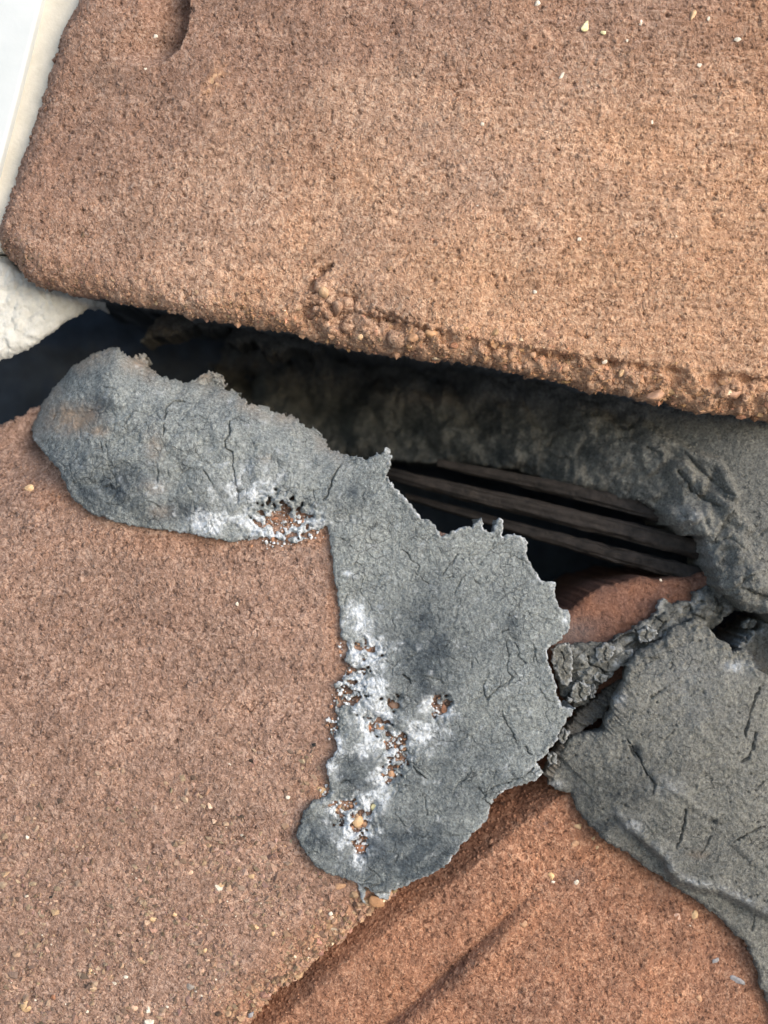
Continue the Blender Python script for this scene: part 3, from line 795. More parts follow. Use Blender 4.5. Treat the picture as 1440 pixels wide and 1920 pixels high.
DUST = [(130, 783, 40, 24, 1.3), (180, 808, 22, 10, .7), (100, 800, 20, 14, .5), (290, 835, 16, 28, .35), (285, 915, 22, 12, .4), (255, 680, 26, 18, .6), (395, 706, 30, 14, .5), (100, 740, 20, 20, .3), (500, 860, 10, 8, .4), (300, 960, 22, 12, .3)]
PITS = [(525, 972, 70, 44, .8), (575, 1000, 40, 20, .8), (505, 1018, 60, 12, .9), (685, 1222, 32, 22, .75), (672, 1262, 34, 18, .85), (650, 1305, 36, 34, .9), (735, 1322, 22, 20, .8), (706, 1360, 30, 22, .85), (740, 1392, 28, 22, .9), (755, 1420, 16, 22, .95), (735, 1452, 24, 28, .95), (824, 1328, 22, 24, .9), (835, 1322, 10, 18, 1.1),
        (625, 1360, 20, 26, .9), (645, 1515, 30, 20, .85), (672, 1545, 30, 34, .9), (676, 1588, 18, 22, 1.05), (640, 1540, 20, 16, .8), (602, 1490, 16, 14, 1.), (700, 1512, 12, 10, .8), (645, 1215, 14, 16, .9)]
def sm_top(x, y):
    return np.where(side_of(x, y, TOP) > 0, 0.0, dist_line(x, y, TOP, 200.0))
def sm_mac(x, y):
    d = sm_top(x, y)
    arm = 1 - sstep(560, 720, x)
    t = np.clip(d / 130.0, 0, 1)
    roll = arm * (110 * (1 - np.sqrt(np.maximum(0, 1 - (1 - t) ** 2))))
    # body of the smear is thicker in the middle of the arm
    thick = 20 + 12 * arm * sstep(0, 90, 1000 - y)
    lean = 26 * sstep(900, 1060, x) * sstep(1500, 1100, y)
    curl = 16 * sstep(850, 650, y) * (1 - arm)
    return low_mac(x, y) + thick - roll - 0.5 * lean - curl
def sm_hole(x, y, sd):
    m = blobs(x, y, PITS)
    n = 0.75 * perlin(x / 15.0, y / 13.0, 701) + 0.35 * perlin(x / 7.0, y / 7.0, 703)
    f = (m * 0.95 - 0.62 + 0.75 * n) * 16
    f = np.where(m > 0.15, f, -20.0)
    tp = (dist_line(x, y, TOP[4:], 70.0) < 65) & (x > 225)
    return np.where(tp, np.maximum(f, sd + 3 + 6 * perlin(x / 11, y / 11, 705) + 5 * perlin(x / 5, y / 5, 707)), f)
def sm_relief(x, y, s):
    b = blobs(x, y, BLOOM); p = blobs(x, y, PITS)
    arm = 1 - sstep(560, 720, x)
    h = 0.9 * fbm(x, y, 7.5, 711, 2) + 1.5 * fbm(x, y, 22, 713, 3) + 5 * fbm(x, y, 110, 715, 2)
    h = h + arm * (7 * fbm(x, y, 60, 717, 4))
    h = h - 9 * arm * blobs(x, y, [(125, 782, 40, 20, 1), (190, 765, 22, 24, .8), (245, 930, 60, 40, .5)]) + 6 * arm * blobs(x, y, [(110, 820, 60, 9, 1), (235, 862, 12, 10, 1), (290, 820, 18, 60, .6)])
    wx = x + 6 * perlin(x / 20, y / 20, 721); wy = y + 6 * perlin(x / 20 + 5, y / 20, 722)
    f1, f2, c = worley(wx, wy, 46, 723)
    ck = (1 - sstep(0.012, 0.05, f2 - f1)) * sstep(0.0, 0.4, perlin(x / 38, y / 38, 725))
    f1b, f2b, _ = worley(wx * 1.0 + 31, wy + 11, 19, 727)
    ckb = (1 - sstep(0.03, 0.11, f2b - f1b)) * sstep(0.0, 0.4, perlin(x / 24, y / 24, 729))
    h = h - 3.4 * ck - 1.5 * ckb
    h = h - 2.5 * b * (0.6 + 0.7 * perlin(x / 8, y / 8, 731)) - 19 * np.minimum(p, 1) * (0.75 + 0.55 * perlin(x / 12, y / 11, 733) + 0.3 * perlin(x / 5, y / 5, 735))
    # raised brittle rim along the torn right edge
    rim = (1 - sstep(2, 14, -s)) * sstep(690, 760, x) * sstep(1480, 1400, y)
    h = h + 4 * rim * (0.4 + perlin(x / 10, y / 10, 741))
    return h - crack_field(x, y, SM_CR, 751)
def sm_masks(x, y, s):
    n = 0.55 * fbm(x, y, 30, 761, 4)
    arm = 1 - sstep(560, 720, x)
    b = blobs(x, y, BLOOM)
    nb = 0.5 * fbm(x, y, 26, 767, 4, 0.65)
    R = np.clip(sstep(0.22, 0.75, b + nb) * (0.35 + 0.65 * b) + 0.30 * b, 0, 1)
    R = np.maximum(R, 0.55 * (1 - sstep(1.5, 6, -s)) * sstep(600, 720, x) * (0.6 + perlin(x / 12, y / 12, 763)))  # torn right edges paled: edge light painted into the colour
    G = np.clip(blobs(x, y, DARK) * (1 + 0.9 * n), 0, 1)
    B = np.clip(blobs(x, y, DUST) * (1 + n), 0, 1)
    B = np.maximum(B, 0.35 * arm * (1 - sstep(5, 40, dist_line(x, y, TOP, 60))) * np.clip(0.5 + fbm(x, y, 50, 765, 2), 0, 1))
    return np.stack([R, G, B], -1)
def sm_back(mk, dep, bx, by):
    mk = mk.copy(); mk[:, 0] *= 0.6; return mk
m_sm = slab('mortar_joint', M_MORT, SM, sm_mac, sm_relief, 1.6, rough=((2.2, 26), (2.6, 10), (1.8, 4.5)), rnd=(7, 6), rows=(2.5, 6, 11, 18, 30, 60), taper=0.25, skirt_noise=1.6,
            masks=sm_masks, back_mask=sm_back, hole=sm_hole, R=60, seed=17, parent=wall, label='long pale grey mortar smear with white bloom, spread over the lower brick')

# ---- the mortar block on the right
RB = [(1028, 1472), (1043, 1438), (1058, 1404), (1076, 1380), (1108, 1376), (1137, 1369), (1135, 1352), (1146, 1338), (1150, 1318), (1160, 1300), (1172, 1278), (1178, 1255), (1186, 1240), (1196, 1226), (1211, 1212), (1245, 1199), (1262, 1180), (1285, 1172), (1303, 1160), (1318, 1166), (1336, 1185), (1352, 1200),
      (1370, 1206), (1376, 1222), (1396, 1216), (1412, 1232), (1415, 1252), (1440, 1266), (1520, 1330), (1900, 1500), (1900, 2300), (1600, 2300), (1480, 1990), (1442, 1885), (1432, 1857), (1417, 1812), (1404, 1777), (1376, 1748), (1343, 1716), (1303, 1688), (1263, 1660),
      (1222, 1635), (1182, 1603), (1134, 1578), (1102, 1546), (1082, 1515), (1070, 1489), (1050, 1484)]
RIM = [(1120, 1490), (1168, 1540), (1195, 1562), (1222, 1585), (1246, 1604), (1256, 1628), (1275, 1648), (1310, 1660), (1350, 1668), (1395, 1690), (1440, 1712), (1560, 1780), (1700, 1860), (1900, 1980)]
RB_CR = [([(1178, 1388), (1190, 1408), (1204, 1428), (1206, 1440), (1222, 1462), (1227, 1472), (1225, 1488)], 2.2, 11), ([(1286, 1518), (1284, 1545), (1277, 1570), (1268, 1592)], 2.2, 10), ([(1333, 1568), (1326, 1585), (1316, 1600)], 1.8, 8),
         ([(1425, 1290), (1412, 1320), (1404, 1350), (1398, 1380)], 3.2, 11), ([(1418, 1375), (1412, 1405), (1404, 1420), (1392, 1430)], 2.6, 11), ([(1376, 1580), (1400, 1565), (1432, 1550)], 2.6, 10), ([(1221, 1309), (1242, 1296)], 1.8, 8), ([(1242, 1294), (1262, 1280), (1273, 1272)], 1.5, 6),
         ([(1255, 1254), (1260, 1246)], 1.6, 6), ([(1250, 1385), (1266, 1368)], 1.4, 5), ([(1416, 1482), (1432, 1464)], 1.6, 7), ([(1412, 1500), (1422, 1492)], 1.4, 5), ([(1215, 1380), (1222, 1370)], 1.2, 4), ([(1220, 1240), (1240, 1230)], 1.1, 5), ([(1262, 1422), (1275, 1412)], 1.0, 3), ([(1410, 1745), (1417, 1715)], 1.6, 6), ([(1180, 1400), (1188, 1418)], 3, 6)]
def rb_mac(x, y):
    sg = side_of(x, y, RIM)      # >0 above the rim line
    below = np.maximum(0, -sg)
    shelf = 24 * sstep(1, 16, below) * sstep(1130, 1200, x) + np.minimum(0.10 * below, 10)
    dome = 30 * np.exp(-(((x - 1330) / 190) ** 2 + ((y - 1420) / 190) ** 2))
    back = 0.35 * np.maximum(0, 1270 - y) + 0.10 * np.maximum(0, x - 1420)
    left = 26 * sstep(1180, 1040, x)
    return -26 + dome - shelf - back - left
def rb_relief(x, y, s):
    h = 1.3 * fbm(x, y, 8, 801, 2) + 2.4 * fbm(x, y, 24, 803, 3) + 6 * fbm(x, y, 120, 805, 2) + 1.2 * fbm((x * 0.8 + y * 0.6) / 4, (y * 0.8 - x * 0.6), 22, 807, 2)
    fp, _, cp = worley(x, y, 30, 809)
    h = h - 5 * (1 - sstep(0.03, 0.12, fp)) * sstep(.6, .7, cp)
    sg = side_of(x, y, RIM)
    h = h + 5 * (0.6 + 0.8 * perlin(x / 26, y / 26, 806)) * np.exp(-((sg - 5) / 7.0) ** 2) * sstep(1130, 1180, x)
    for pts in ([(1225, 1450), (1260, 1480), (1300, 1510), (1345, 1540)], [(1380, 1580), (1410, 1612), (1440, 1640)]):
        h = h + 4 * (1 - sstep(0, 12, dist_line(x, y, pts, 30)))
    top = (1 - sstep(6, 46, -s)) * sstep(1300, 1240, y)
    h = h + top * 9 * fbm(x, y, 18, 811, 3)
    h = h - 9 * blobs(x, y, [(1337, 1540, 9, 6, 1), (1194, 1410, 8, 16, .6)])
    # hackled strands on the torn left edge
    le = (1 - sstep(4, 40, -s)) * sstep(1200, 1170, x) * sstep(1400, 1360, y)
    h = h + le * 5 * perlin((x + y) / 60, (x - y) / 5, 821)
    return h - crack_field(x, y, RB_CR, 831)
def rb_masks(x, y, s):
    n = 0.55 * fbm(x, y, 40, 841, 4)
    sg = side_of(x, y, RIM)
    R = 0.28 * np.exp(-((sg - 4) / 6.0) ** 2) * sstep(1130, 1200, x) * (0.6 + n)  # pale highlight painted along the rim
    R = np.maximum(R, 0.35 * blobs(x, y, [(1380, 1250, 26, 10, 1), (1040, 1470, 16, 8, .9), (1250, 1475, 30, 16, .5), (1160, 1310, 14, 16, .7), (1185, 1550, 20, 14, .7), (1290, 1290, 80, 60, .2)]) * (1 + n))
    G = np.clip(blobs(x, y, [(1170, 1480, 80, 50, .55), (1150, 1560, 80, 40, .5), (1337, 1540, 9, 6, 1), (1300, 1620, 60, 30, .3), (1194, 1408, 9, 18, .8)]) * (1 + n) + 0.3 * np.maximum(0, n), 0, 1)
    B = np.clip(0.3 * blobs(x, y, [(1310, 1602, 16, 8, 1), (1160, 1300, 10, 30, .5)]), 0, 1)
    return np.stack([np.clip(R, 0, 1), G, B], -1)
m_rb = slab('mortar_joint', M_MORT_R, RB, rb_mac, rb_relief, 1.8, rough=((2.5, 30), (2.6, 11), (1.6, 5)), rnd=(9, 9), rows=(3, 7, 13, 22, 40, 80), taper=0.12, skirt_noise=2.2,
            masks=rb_masks, R=60, seed=19, parent=wall, label='olive grey mortar block with dark scratches and a raised lower rim')

# ---- crumbling neck of mortar between the two
NK = [(1070, 1208), (1100, 1203), (1138, 1207), (1165, 1192), (1188, 1176), (1208, 1166), (1230, 1150), (1236, 1134), (1246, 1124), (1262, 1134), (1276, 1126), (1300, 1128), (1304, 1112), (1326, 1100), (1345, 1098), (1366, 1108), (1392, 1128), (1396, 1146), (1370, 1150), (1350, 1172), (1334, 1182), (1320, 1190),
      (1290, 1206), (1260, 1212), (1235, 1226), (1205, 1240), (1186, 1250), (1166, 1250), (1152, 1266), (1142, 1276), (1126, 1288), (1112, 1304), (1098, 1324), (1072, 1324), (1052, 1304), (1042, 1264), (1044, 1222)]
NK_CR = [([(1102, 1232), (1108, 1248), (1122, 1250), (1134, 1262)], 2.4, 12), ([(1190, 1180), (1200, 1200), (1215, 1206), (1240, 1196), (1246, 1182)], 2.4, 12), ([(1150, 1204), (1172, 1192), (1190, 1190)], 3, 14), ([(1214, 1176), (1230, 1188)], 1.6, 8),
         ([(1230, 1192), (1244, 1170), (1230, 1156)], 1.8, 9), ([(1290, 1130), (1300, 1150), (1318, 1160)], 1.8, 9), ([(1170, 1215), (1186, 1206)], 1.6, 8), ([(1340, 1120), (1356, 1140), (1350, 1160)], 2.0, 10)]
def nk_mac(x, y):
    return -62 - 0.20 * np.maximum(0, x - 1150) - 0.15 * np.maximum(0, 1230 - y) - 0.30 * np.maximum(0, y - 1240)
def nk_relief(x, y, s):
    f1, f2, c = worley(x + 12 * perlin(x / 22, y / 22, 901) + 0.5 * y, y + 10 * perlin(x / 18 + 9, y / 18, 902), 31, 903)
    return 16 * (c - 0.5) - 6 * (1 - sstep(0.02, 0.10, f2 - f1)) * sstep(-0.2, 0.3, perlin(x / 20, y / 20, 904)) + 8 * fbm(x, y, 40, 905, 3) + 1.4 * fbm(x, y, 8, 907, 2) - crack_field(x, y, NK_CR, 911)
def nk_masks(x, y, s):
    n = fbm(x, y, 26, 915, 3)
    return np.stack([np.clip(0.35 * n, 0, 1), np.clip(0.2 - n, 0, .6), 0 * x], -1)
m_nk = slab('mortar_joint', M_MORT_R, NK, nk_mac, nk_relief, 1.5, rough=((4, 16), (2.5, 6)), rnd=(6, 6), rows=(3, 8, 16, 30), taper=0.1, masks=nk_masks, seed=23,
            parent=wall, label='crumbled neck of mortar bridging the smear and the right block')

# ---- torn inner wall of the gap between smear and block
TW = [(1020, 1452), (1045, 1405), (1066, 1362), (1090, 1330), (1130, 1300), (1165, 1262), (1190, 1238), (1186, 1262), (1160, 1310), (1130, 1345), (1092, 1372), (1070, 1400), (1045, 1440), (1030, 1470)]
def tw_relief(x, y, s):
    return 9 * perlin((x + y * 0.9) / 50, (x * 0.7 - y) / 7.0, 931) + 5 * fbm(x, y, 14, 933, 3)
m_tw = slab('mortar_joint', M_MORT_R, TW, lambda x, y: -58 - 0.55 * np.maximum(0, 1400 - y), tw_relief, 1.7, rough=((4, 14), (2, 5)), rnd=(5, 5), rows=(4, 12, 30), seed=29,
            masks=lambda x, y, s: np.stack([0 * x, 0.3 + 0 * x, 0.15 + 0 * x], -1), parent=wall, label='torn ragged mortar strands inside the narrow crack')

# ---- flake at the far right above the block
FK = [(1386, 1204), (1398, 1194), (1404, 1200), (1414, 1182), (1424, 1186), (1440, 1172), (1560, 1180), (1900, 1300), (1900, 1600), (1600, 1420), (1470, 1330), (1440, 1290), (1420, 1262), (1408, 1230), (1384, 1222), (1390, 1208)]
m_fk = slab('mortar_joint', M_MORT_R, FK, lambda x, y: np.full(x.shape, -90.0), lambda x, y, s: 8 * fbm(x, y, 40, 941, 4) + 1.5 * fbm(x, y, 8, 943, 2), 1.8, rough=((7, 22), (4, 9), (2, 4)), rnd=(4, 4), rows=(4, 12, 30, 200), seed=31,
            masks=lambda x, y, s: np.stack([0.3 * (1 - sstep(2, 9, -s)), 0.15 + 0 * x, 0.12 * blobs(x, y, [(1430, 1240, 30, 30, 1)])], -1), parent=wall, label='tan-grey mortar flake above the right block by the small hole')

# ---------------------------------------------------------------- loose mortar crumbs lodged in the crack
def chunk(poly, w, seed, label, tilt=(0, 0), amp=3.0):
    cx = sum(p[0] for p in poly) / len(poly); cy = sum(p[1] for p in poly) / len(poly)
    return slab('mortar_crumb', M_MORT_R, poly, lambda x, y: w + tilt[0] * (x - cx) + tilt[1] * (y - cy),
                lambda x, y, s: amp * 1.6 * fbm(x, y, 18, seed, 3) - crack_field(x, y, [([(cx - 3, cy - 22), (cx + 1, cy - 6), (cx - 2, cy + 4), (cx + 3, cy + 16)], 1.6, 7)], seed, 3.0) + 1.2 * fbm(x, y, 6, seed + 3, 2), 1.3, rough=((3.2, 10), (2.2, 5), (1.2, 2.5)), rnd=(3.5, 4), rows=(3, 8, 15, 24), taper=0.15, seed=seed,
                masks=lambda x, y, s: np.stack([0.32 * (1 - sstep(1, 7, -s)), 0 * x + 0.1, 0 * x], -1), label=label, cat='mortar crumb', group='loose mortar crumbs lodged in the crack')
chunk([(1034, 1216), (1052, 1206), (1068, 1206), (1074, 1226), (1072, 1250), (1074, 1272), (1066, 1288), (1054, 1284), (1044, 1262), (1036, 1240)], -50, 1001, 'tall cracked grey crumb leaning against the long smear\'s right edge', (0.1, -0.1))
chunk([(1072, 1292), (1080, 1280), (1094, 1277), (1106, 1286), (1108, 1302), (1098, 1314), (1082, 1318), (1070, 1308)], -52, 1011, 'round grey crumb sitting at the top of the dark hole', (0, -0.15), 2.0)
chunk([(1110, 1266), (1122, 1260), (1140, 1268), (1139, 1278), (1130, 1282), (1114, 1276)], -58, 1021, 'small pale blocky crumb above the dark hole', (-.1, 0), 2.0)
chunk([(1152, 1236), (1164, 1222), (1182, 1216), (1190, 1222), (1186, 1234), (1172, 1242), (1156, 1246)], -64, 1031, 'oval grey crumb beside the tip of the right block', (0, 0), 2.0)
chunk([(1080, 1254), (1098, 1262), (1110, 1266), (1112, 1280), (1102, 1278), (1084, 1268)], -66, 1041, 'thin sliver of mortar between the round and blocky crumbs', (0, 0), 2.0)
chunk([(1108, 1290), (1114, 1284), (1118, 1296), (1116, 1308), (1108, 1312)], -64, 1051, 'narrow upright chip at the round crumb\'s right side', (0, 0), 1.5)
chunk([(1062, 1312), (1068, 1307), (1073, 1312), (1070, 1319), (1063, 1318)], -50, 1061, 'tiniest round crumb under the tall cracked crumb', (0, 0), 1.0)
chunk([(1394, 1166), (1402, 1162), (1416, 1160), (1420, 1172), (1408, 1180), (1396, 1178)], -105, 1071, 'pointed chip hanging in the small dark hole at the far right', (0, 0), 2.0)

chunk([(1046, 1378), (1056, 1368), (1068, 1372), (1066, 1386), (1054, 1396)], -44, 1081, 'flat grey crumb wedged where the smear meets the right block', (0, 0), 2.0)
chunk([(1026, 1420), (1036, 1410), (1046, 1416), (1042, 1432), (1030, 1438)], -44, 1091, 'lowest grey crumb wedged near the foot of the narrow crack', (0, 0), 2.0)
chunk([(1118, 1214), (1138, 1206), (1152, 1214), (1150, 1232), (1132, 1244), (1116, 1236)], -50, 1111, 'broad cracked crumb just under the dull red brick edge', (0, 0.1), 3.0)
chunk([(1196, 1184), (1214, 1176), (1232, 1182), (1228, 1200), (1208, 1206), (1196, 1200)], -58, 1121, 'ragged crumb on the neck above the right block\'s tip', (0, 0.1), 3.0)
# ---------------------------------------------------------------- pebbles and grains
def scatter(poly_fn, n, box, seed):
    r = np.random.RandomState(seed)
    x = box[0] + (box[1] - box[0]) * r.rand(n); y = box[2] + (box[3] - box[2]) * r.rand(n)
    p = poly_fn(x, y)
    k = r.rand(n) < p
    return x[k], y[k], r
def sdf_pts(poly, x, y):
    P = np.array(poly, float); Q = np.roll(P, -1, 0)
    ins = np.zeros(x.shape, bool); d = np.full(x.shape, 1e9)
    for (x1, y1), (x2, y2) in zip(P, Q):
        c = ((y1 > y) != (y2 > y))
        with np.errstate(divide='ignore', invalid='ignore'):
            xc = (x2 - x1) * (y - y1) / (y2 - y1 if y2 != y1 else 1e-9) + x1
        ins ^= c & (x < xc)
        t = np.clip(((x - x1) * (x2 - x1) + (y - y1) * (y2 - y1)) / ((x2 - x1) ** 2 + (y2 - y1) ** 2 + 1e-9), 0, 1)
        d = np.minimum(d, np.hypot(x - x1 - t * (x2 - x1), y - y1 - t * (y2 - y1)))
    return np.where(ins, -d, d)
def grain_cols(r, n, base, spread):
    k = r.rand(n, 1)
    c = np.array(base)[None] * (1 + spread * r.randn(n, 1)) * (1 + 0.045 * r.randn(n, 3))
    c = np.where(k > 0.985, np.array(pale)[None] * (0.8 + 0.3 * r.rand(n, 1)), c)
    return np.clip(c, 0.02, 0.9)
rnd_ = random.Random(4)
def peb(par, px, py, rx, ry, w, colr, rot=0.0, flat=0.55):
    pebble('pebble', M_PEB, px, py, w - 0.22 * min(rx, ry), rx, ry, rot, int(px * 7 + py), colr, flat, parent=par)
tan = lin(206, 172, 132); org = lin(186, 146, 114); pale = lin(226, 214, 196); yel = lin(232, 222, 172); brn = lin(92, 76, 66); rus = lin(160, 112, 84); gry = lin(150, 148, 150)
# on the upper brick
for (x, y, rx, ry, c, r) in [(1098, 50, 13, 8, yel, 0.9), (1130, 61, 6, 5, yel, 0), (1053, 142, 8, 4, pale, 0.9), (1007, 6, 7, 6, pale, 0), (1201, 42, 5, 6, pale, 0), (1299, 28, 7, 13, tan, -.2), (1384, 74, 8, 6, pale, .3), (1312, 122, 5, 5, pale, 0), (1222, 228, 4, 5, pale, 0),
                              (1345, 335, 15, 9, org, .2), (1318, 424, 6, 6, pale, 0), (1268, 445, 6, 6, pale, 0), (1086, 448, 5, 4, pale, 0), (1003, 547, 4, 4, pale, 0), (905, 232, 5, 5, pale, 0), (291, 68, 5, 5, pale, .4), (273, 130, 4, 4, pale, 0), (896, 386, 4, 3, pale, .5), (1328, 35, 4, 5, pale, 0), (1176, 76, 3, 3, pale, 0)]:
    peb(b_up, x, y, rx, ry, up_mac(np.array(float(x)), 0.0) + 1.5, c, r, 0.5)
for (x, y, rx, ry, c, r) in [(805, 625, 16, 9, lin(196, 152, 112), -.1), (1230, 742, 19, 11, lin(176, 138, 112), .1), (676, 632, 6, 6, tan, 0), (775, 632, 13, 9, lin(180, 138, 104), .3), (1300, 684, 14, 10, lin(196, 164, 138), 0), (1370, 735, 24, 16, lin(172, 132, 106), .4), (607, 546, 10, 13, lin(190, 156, 122), .3),
                              (1205, 650, 8, 7, pale, 0), (1295, 680, 8, 5, pale, .3), (1132, 677, 7, 6, pale, 0), (1075, 648, 5, 5, pale, 0), (1060, 690, 9, 7, org, 0), (1165, 700, 9, 8, tan, 0), (1420, 700, 14, 10, lin(184, 148, 122), 0), (1000, 665, 8, 7, org, 0), (905, 655, 8, 7, tan, 0), (853, 648, 9, 6, lin(170, 120, 90), 0)]:
    peb(b_up, x, y, rx, ry, -8, c, r, 0.8)
# on the lower bricks
for (x, y, rx, ry, c, r) in [(48, 1886, 10, 14, tan, .3), (287, 1724, 9, 6, tan, .2), (472, 1644, 7, 6, tan, 0), (383, 1782, 6, 6, tan, 0), (478, 1738, 8, 7, tan, 0), (415, 1660, 7, 5, tan, 0), (357, 1636, 8, 5, lin(226, 190, 160), .7), (250, 1890, 9, 6, lin(214, 178, 150), 0), (313, 1888, 4, 4, pale, 0), (236, 1832, 5, 4, pale, 0), (51, 1570, 5, 4, pale, 0),
                              (170, 1820, 6, 8, tan, .2), (264, 1900, 10, 12, lin(176, 140, 118), 0), (445, 1132, 4, 4, pale, 0), (602, 1482, 10, 9, tan, 0), (638, 1662, 12, 9, org, .2), (470, 1902, 9, 6, gry, .5), (55, 915, 10, 7, tan, .2), (328, 1714, 6, 5, tan, 0), (512, 1750, 6, 5, tan, 0), (620, 1714, 5, 5, pale, 0), (540, 1495, 5, 4, pale, 0), (355, 1850, 12, 9, lin(150, 140, 132), .3), (100, 1870, 6, 5, rus, 0), (420, 1735, 9, 8, lin(170, 150, 132), 0)]:
    peb(b_low, x, y, rx, ry, -32, c, r, 0.55)
for (x, y, rx, ry, c, r) in [(1083, 1549, 9, 8, tan, 0), (1113, 1572, 6, 6, tan, 0), (1080, 1582, 12, 8, org, .4), (1122, 1590, 6, 6, tan, 0), (1033, 1642, 7, 10, lin(230, 190, 140), -.3), (1038, 1653, 5, 4, pale, 0), (1080, 1655, 6, 9, pale, .1), (981, 1731, 11, 10, org, 0), (1269, 1719, 9, 8, lin(190, 156, 138), 0), (1296, 1734, 6, 5, pale, 0), (1302, 1715, 8, 9, tan, 0),
                              (1385, 1838, 20, 9, gry, -.45), (1340, 1800, 9, 6, gry, .3), (1310, 1872, 9, 8, org, 0)]:
    peb(b_lr, x, y, rx, ry, float(lr_mac(np.array([float(x)]), np.array([float(y)]))[0]) + 2, c, r, 0.55)
peb(b_sl, 1239, 1088, 3, 4, -130, pale); peb(b_sl, 1334, 1077, 7, 6, -138, lin(180, 150, 135))
# in the pits of the smear
for (x, y, rx, ry, c, r) in [(722, 1268, 19, 11, brn, .35), (738, 1323, 13, 12, lin(112, 84, 66), 0), (668, 1538, 14, 15, tan, .2), (685, 1546, 9, 7, org, 0), (702, 1514, 7, 9, yel, .2), (834, 1332, 8, 12, rus, .1), (712, 1362, 10, 9, org, 0), (748, 1372, 9, 7, rus, .5), (757, 1400, 8, 8, org, 0), (735, 1452, 9, 8, org, .3), (676, 1590, 10, 8, rus, 0), (757, 1345, 6, 6, rus, 0), (690, 1366, 8, 7, lin(190, 120, 86), 0), (672, 1204, 8, 6, org, 0), (704, 1690, 20, 11, lin(166, 124, 88), -.3), (548, 975, 6, 5, rus, 0), (568, 960, 8, 5, rus, 0), (515, 972, 8, 4, rus, .3), (640, 1542, 6, 8, lin(40, 30, 30), .2)]:
    peb(m_sm, x, y, rx, ry, -28, c, r, 0.5)
def pitg(x, y):
    return np.clip(blobs(x, y, PITS) * 1.1 - 0.30 + 0.35 * perlin(x / 14, y / 14, 771), 0, 1) * np.where(sdf_pts(SM, x, y) < 14, 0.8, 0)
x, y, r = scatter(pitg, 30000, (430, 880, 900, 1640), 71)
rad = 1.1 + 2.9 * r.rand(len(x)) ** 2.5
kk = r.rand(len(x), 1); patch = 0.5 + 0.9 * perlin(x / 22, y / 22, 773)[:, None]
cw = np.array(lin(222, 226, 230))[None] * (0.65 + 0.4 * r.rand(len(x), 1))
cb = np.array(lin(170, 128, 100))[None] * (0.45 + 0.9 * r.rand(len(x), 1))
cd = np.array(lin(96, 78, 66))[None] * (0.6 + 0.6 * r.rand(len(x), 1))
gc = np.where(kk < 0.30 + 0.45 * patch, cw, np.where(kk > 0.93, cd, cb))
w = low_mac(x, y) - 1 + 11 * r.rand(len(x)) * (1 - 0.5 * blobs(x, y, PITS).clip(0, 1)) 
grains('crust_grains', M_GRAIN, x, y, w, low_mac(x, y), rad, 72, np.clip(gc, 0, .9), parent=m_sm, kind='stuff')
# chips of mortar at the smear's toe
for i, (pl, lb) in enumerate([([(668, 1652), (680, 1656), (686, 1672), (682, 1688), (688, 1698), (680, 1694), (674, 1676)], 'pale bluish chip dangling from the smear\'s lower tip'), ([(702, 1676), (716, 1672), (731, 1676), (728, 1688), (712, 1686)], 'pale flat chip beside the orange pebble at the smear\'s toe')]):
    slab('mortar_crumb', M_MORT, pl, lambda x, y: -26 + 0 * x, lambda x, y, s: 1.5 * fbm(x, y, 10, 1101 + i, 2), 1.3, rough=((1.6, 7),), rnd=(4, 4), rows=(3, 8, 14), seed=1100 + i,
         masks=lambda x, y, s: np.stack([0.55 + 0 * x, 0 * x, 0 * x], -1), label=lb, cat='mortar crumb', group='pale chips at the toe of the smear')

# arris of the upper brick
def arris(x, y):
    s = sdf_pts(UP, x, y)
    return np.where((s < 2) & (y > 440), 0.55 * (1 - sstep(14, 75, -s)) + 0.012, 0)
x, y, r = scatter(arris, 26000, (-20, 1600, 440, 830), 51)
s = sdf_pts(UP, x, y); t = np.clip(-s / 50, 0, 1)
rad = 1.8 + 3.6 * r.rand(len(x)) ** 3 + 5.5 * (r.rand(len(x)) < 0.05 * sstep(500, 900, x))
w = up_mac(x, y) + up_relief(x, y, s) - 46 * (1 - np.sqrt(np.maximum(0, 1 - (1 - t) ** 2))) - 0.5 * rad
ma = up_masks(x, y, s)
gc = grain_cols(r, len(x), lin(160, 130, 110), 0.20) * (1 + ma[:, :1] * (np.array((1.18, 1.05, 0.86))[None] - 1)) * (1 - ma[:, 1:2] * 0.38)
CLUMP = [(655, 590, 85, 24, 1.0), (790, 628, 80, 18, .9), (610, 545, 22, 26, .8), (905, 660, 90, 16, .7), (1180, 712, 150, 22, .7), (1390, 735, 90, 32, .9), (330, 556, 60, 14, .4)]
xc, yc, rc = scatter(lambda x, y: np.where(sdf_pts(UP, x, y) < -3, np.clip(blobs(x, y, CLUMP) - 0.25, 0, 1), 0), 3200, (260, 1500, 500, 790), 57)
sc_ = sdf_pts(UP, xc, yc); tc_ = np.clip(-sc_ / 50, 0, 1)
radc = 5 + 13 * rc.rand(len(xc)) ** 2.2
wc = up_mac(xc, yc) + up_relief(xc, yc, sc_) - 46 * (1 - np.sqrt(np.maximum(0, 1 - (1 - tc_) ** 2))) - 0.45 * radc
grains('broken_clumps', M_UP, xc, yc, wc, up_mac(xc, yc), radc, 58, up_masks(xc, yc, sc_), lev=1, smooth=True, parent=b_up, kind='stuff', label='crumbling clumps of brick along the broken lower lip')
grains('sand_grains', M_GRAIN, x, y, w, up_mac(x, y), rad, 52, np.clip(gc, 0, .95), parent=b_up, kind='stuff')
OCT = (np.array([[1, 0, 0], [-1, 0, 0], [0, 1, 0], [0, -1, 0], [0, 0, 1], [0, 0, -1]], float),
       np.array([[0, 2, 4], [2, 1, 4], [1, 3, 4], [3, 0, 4], [2, 0, 5], [1, 2, 5], [3, 1, 5], [0, 3, 5]]))
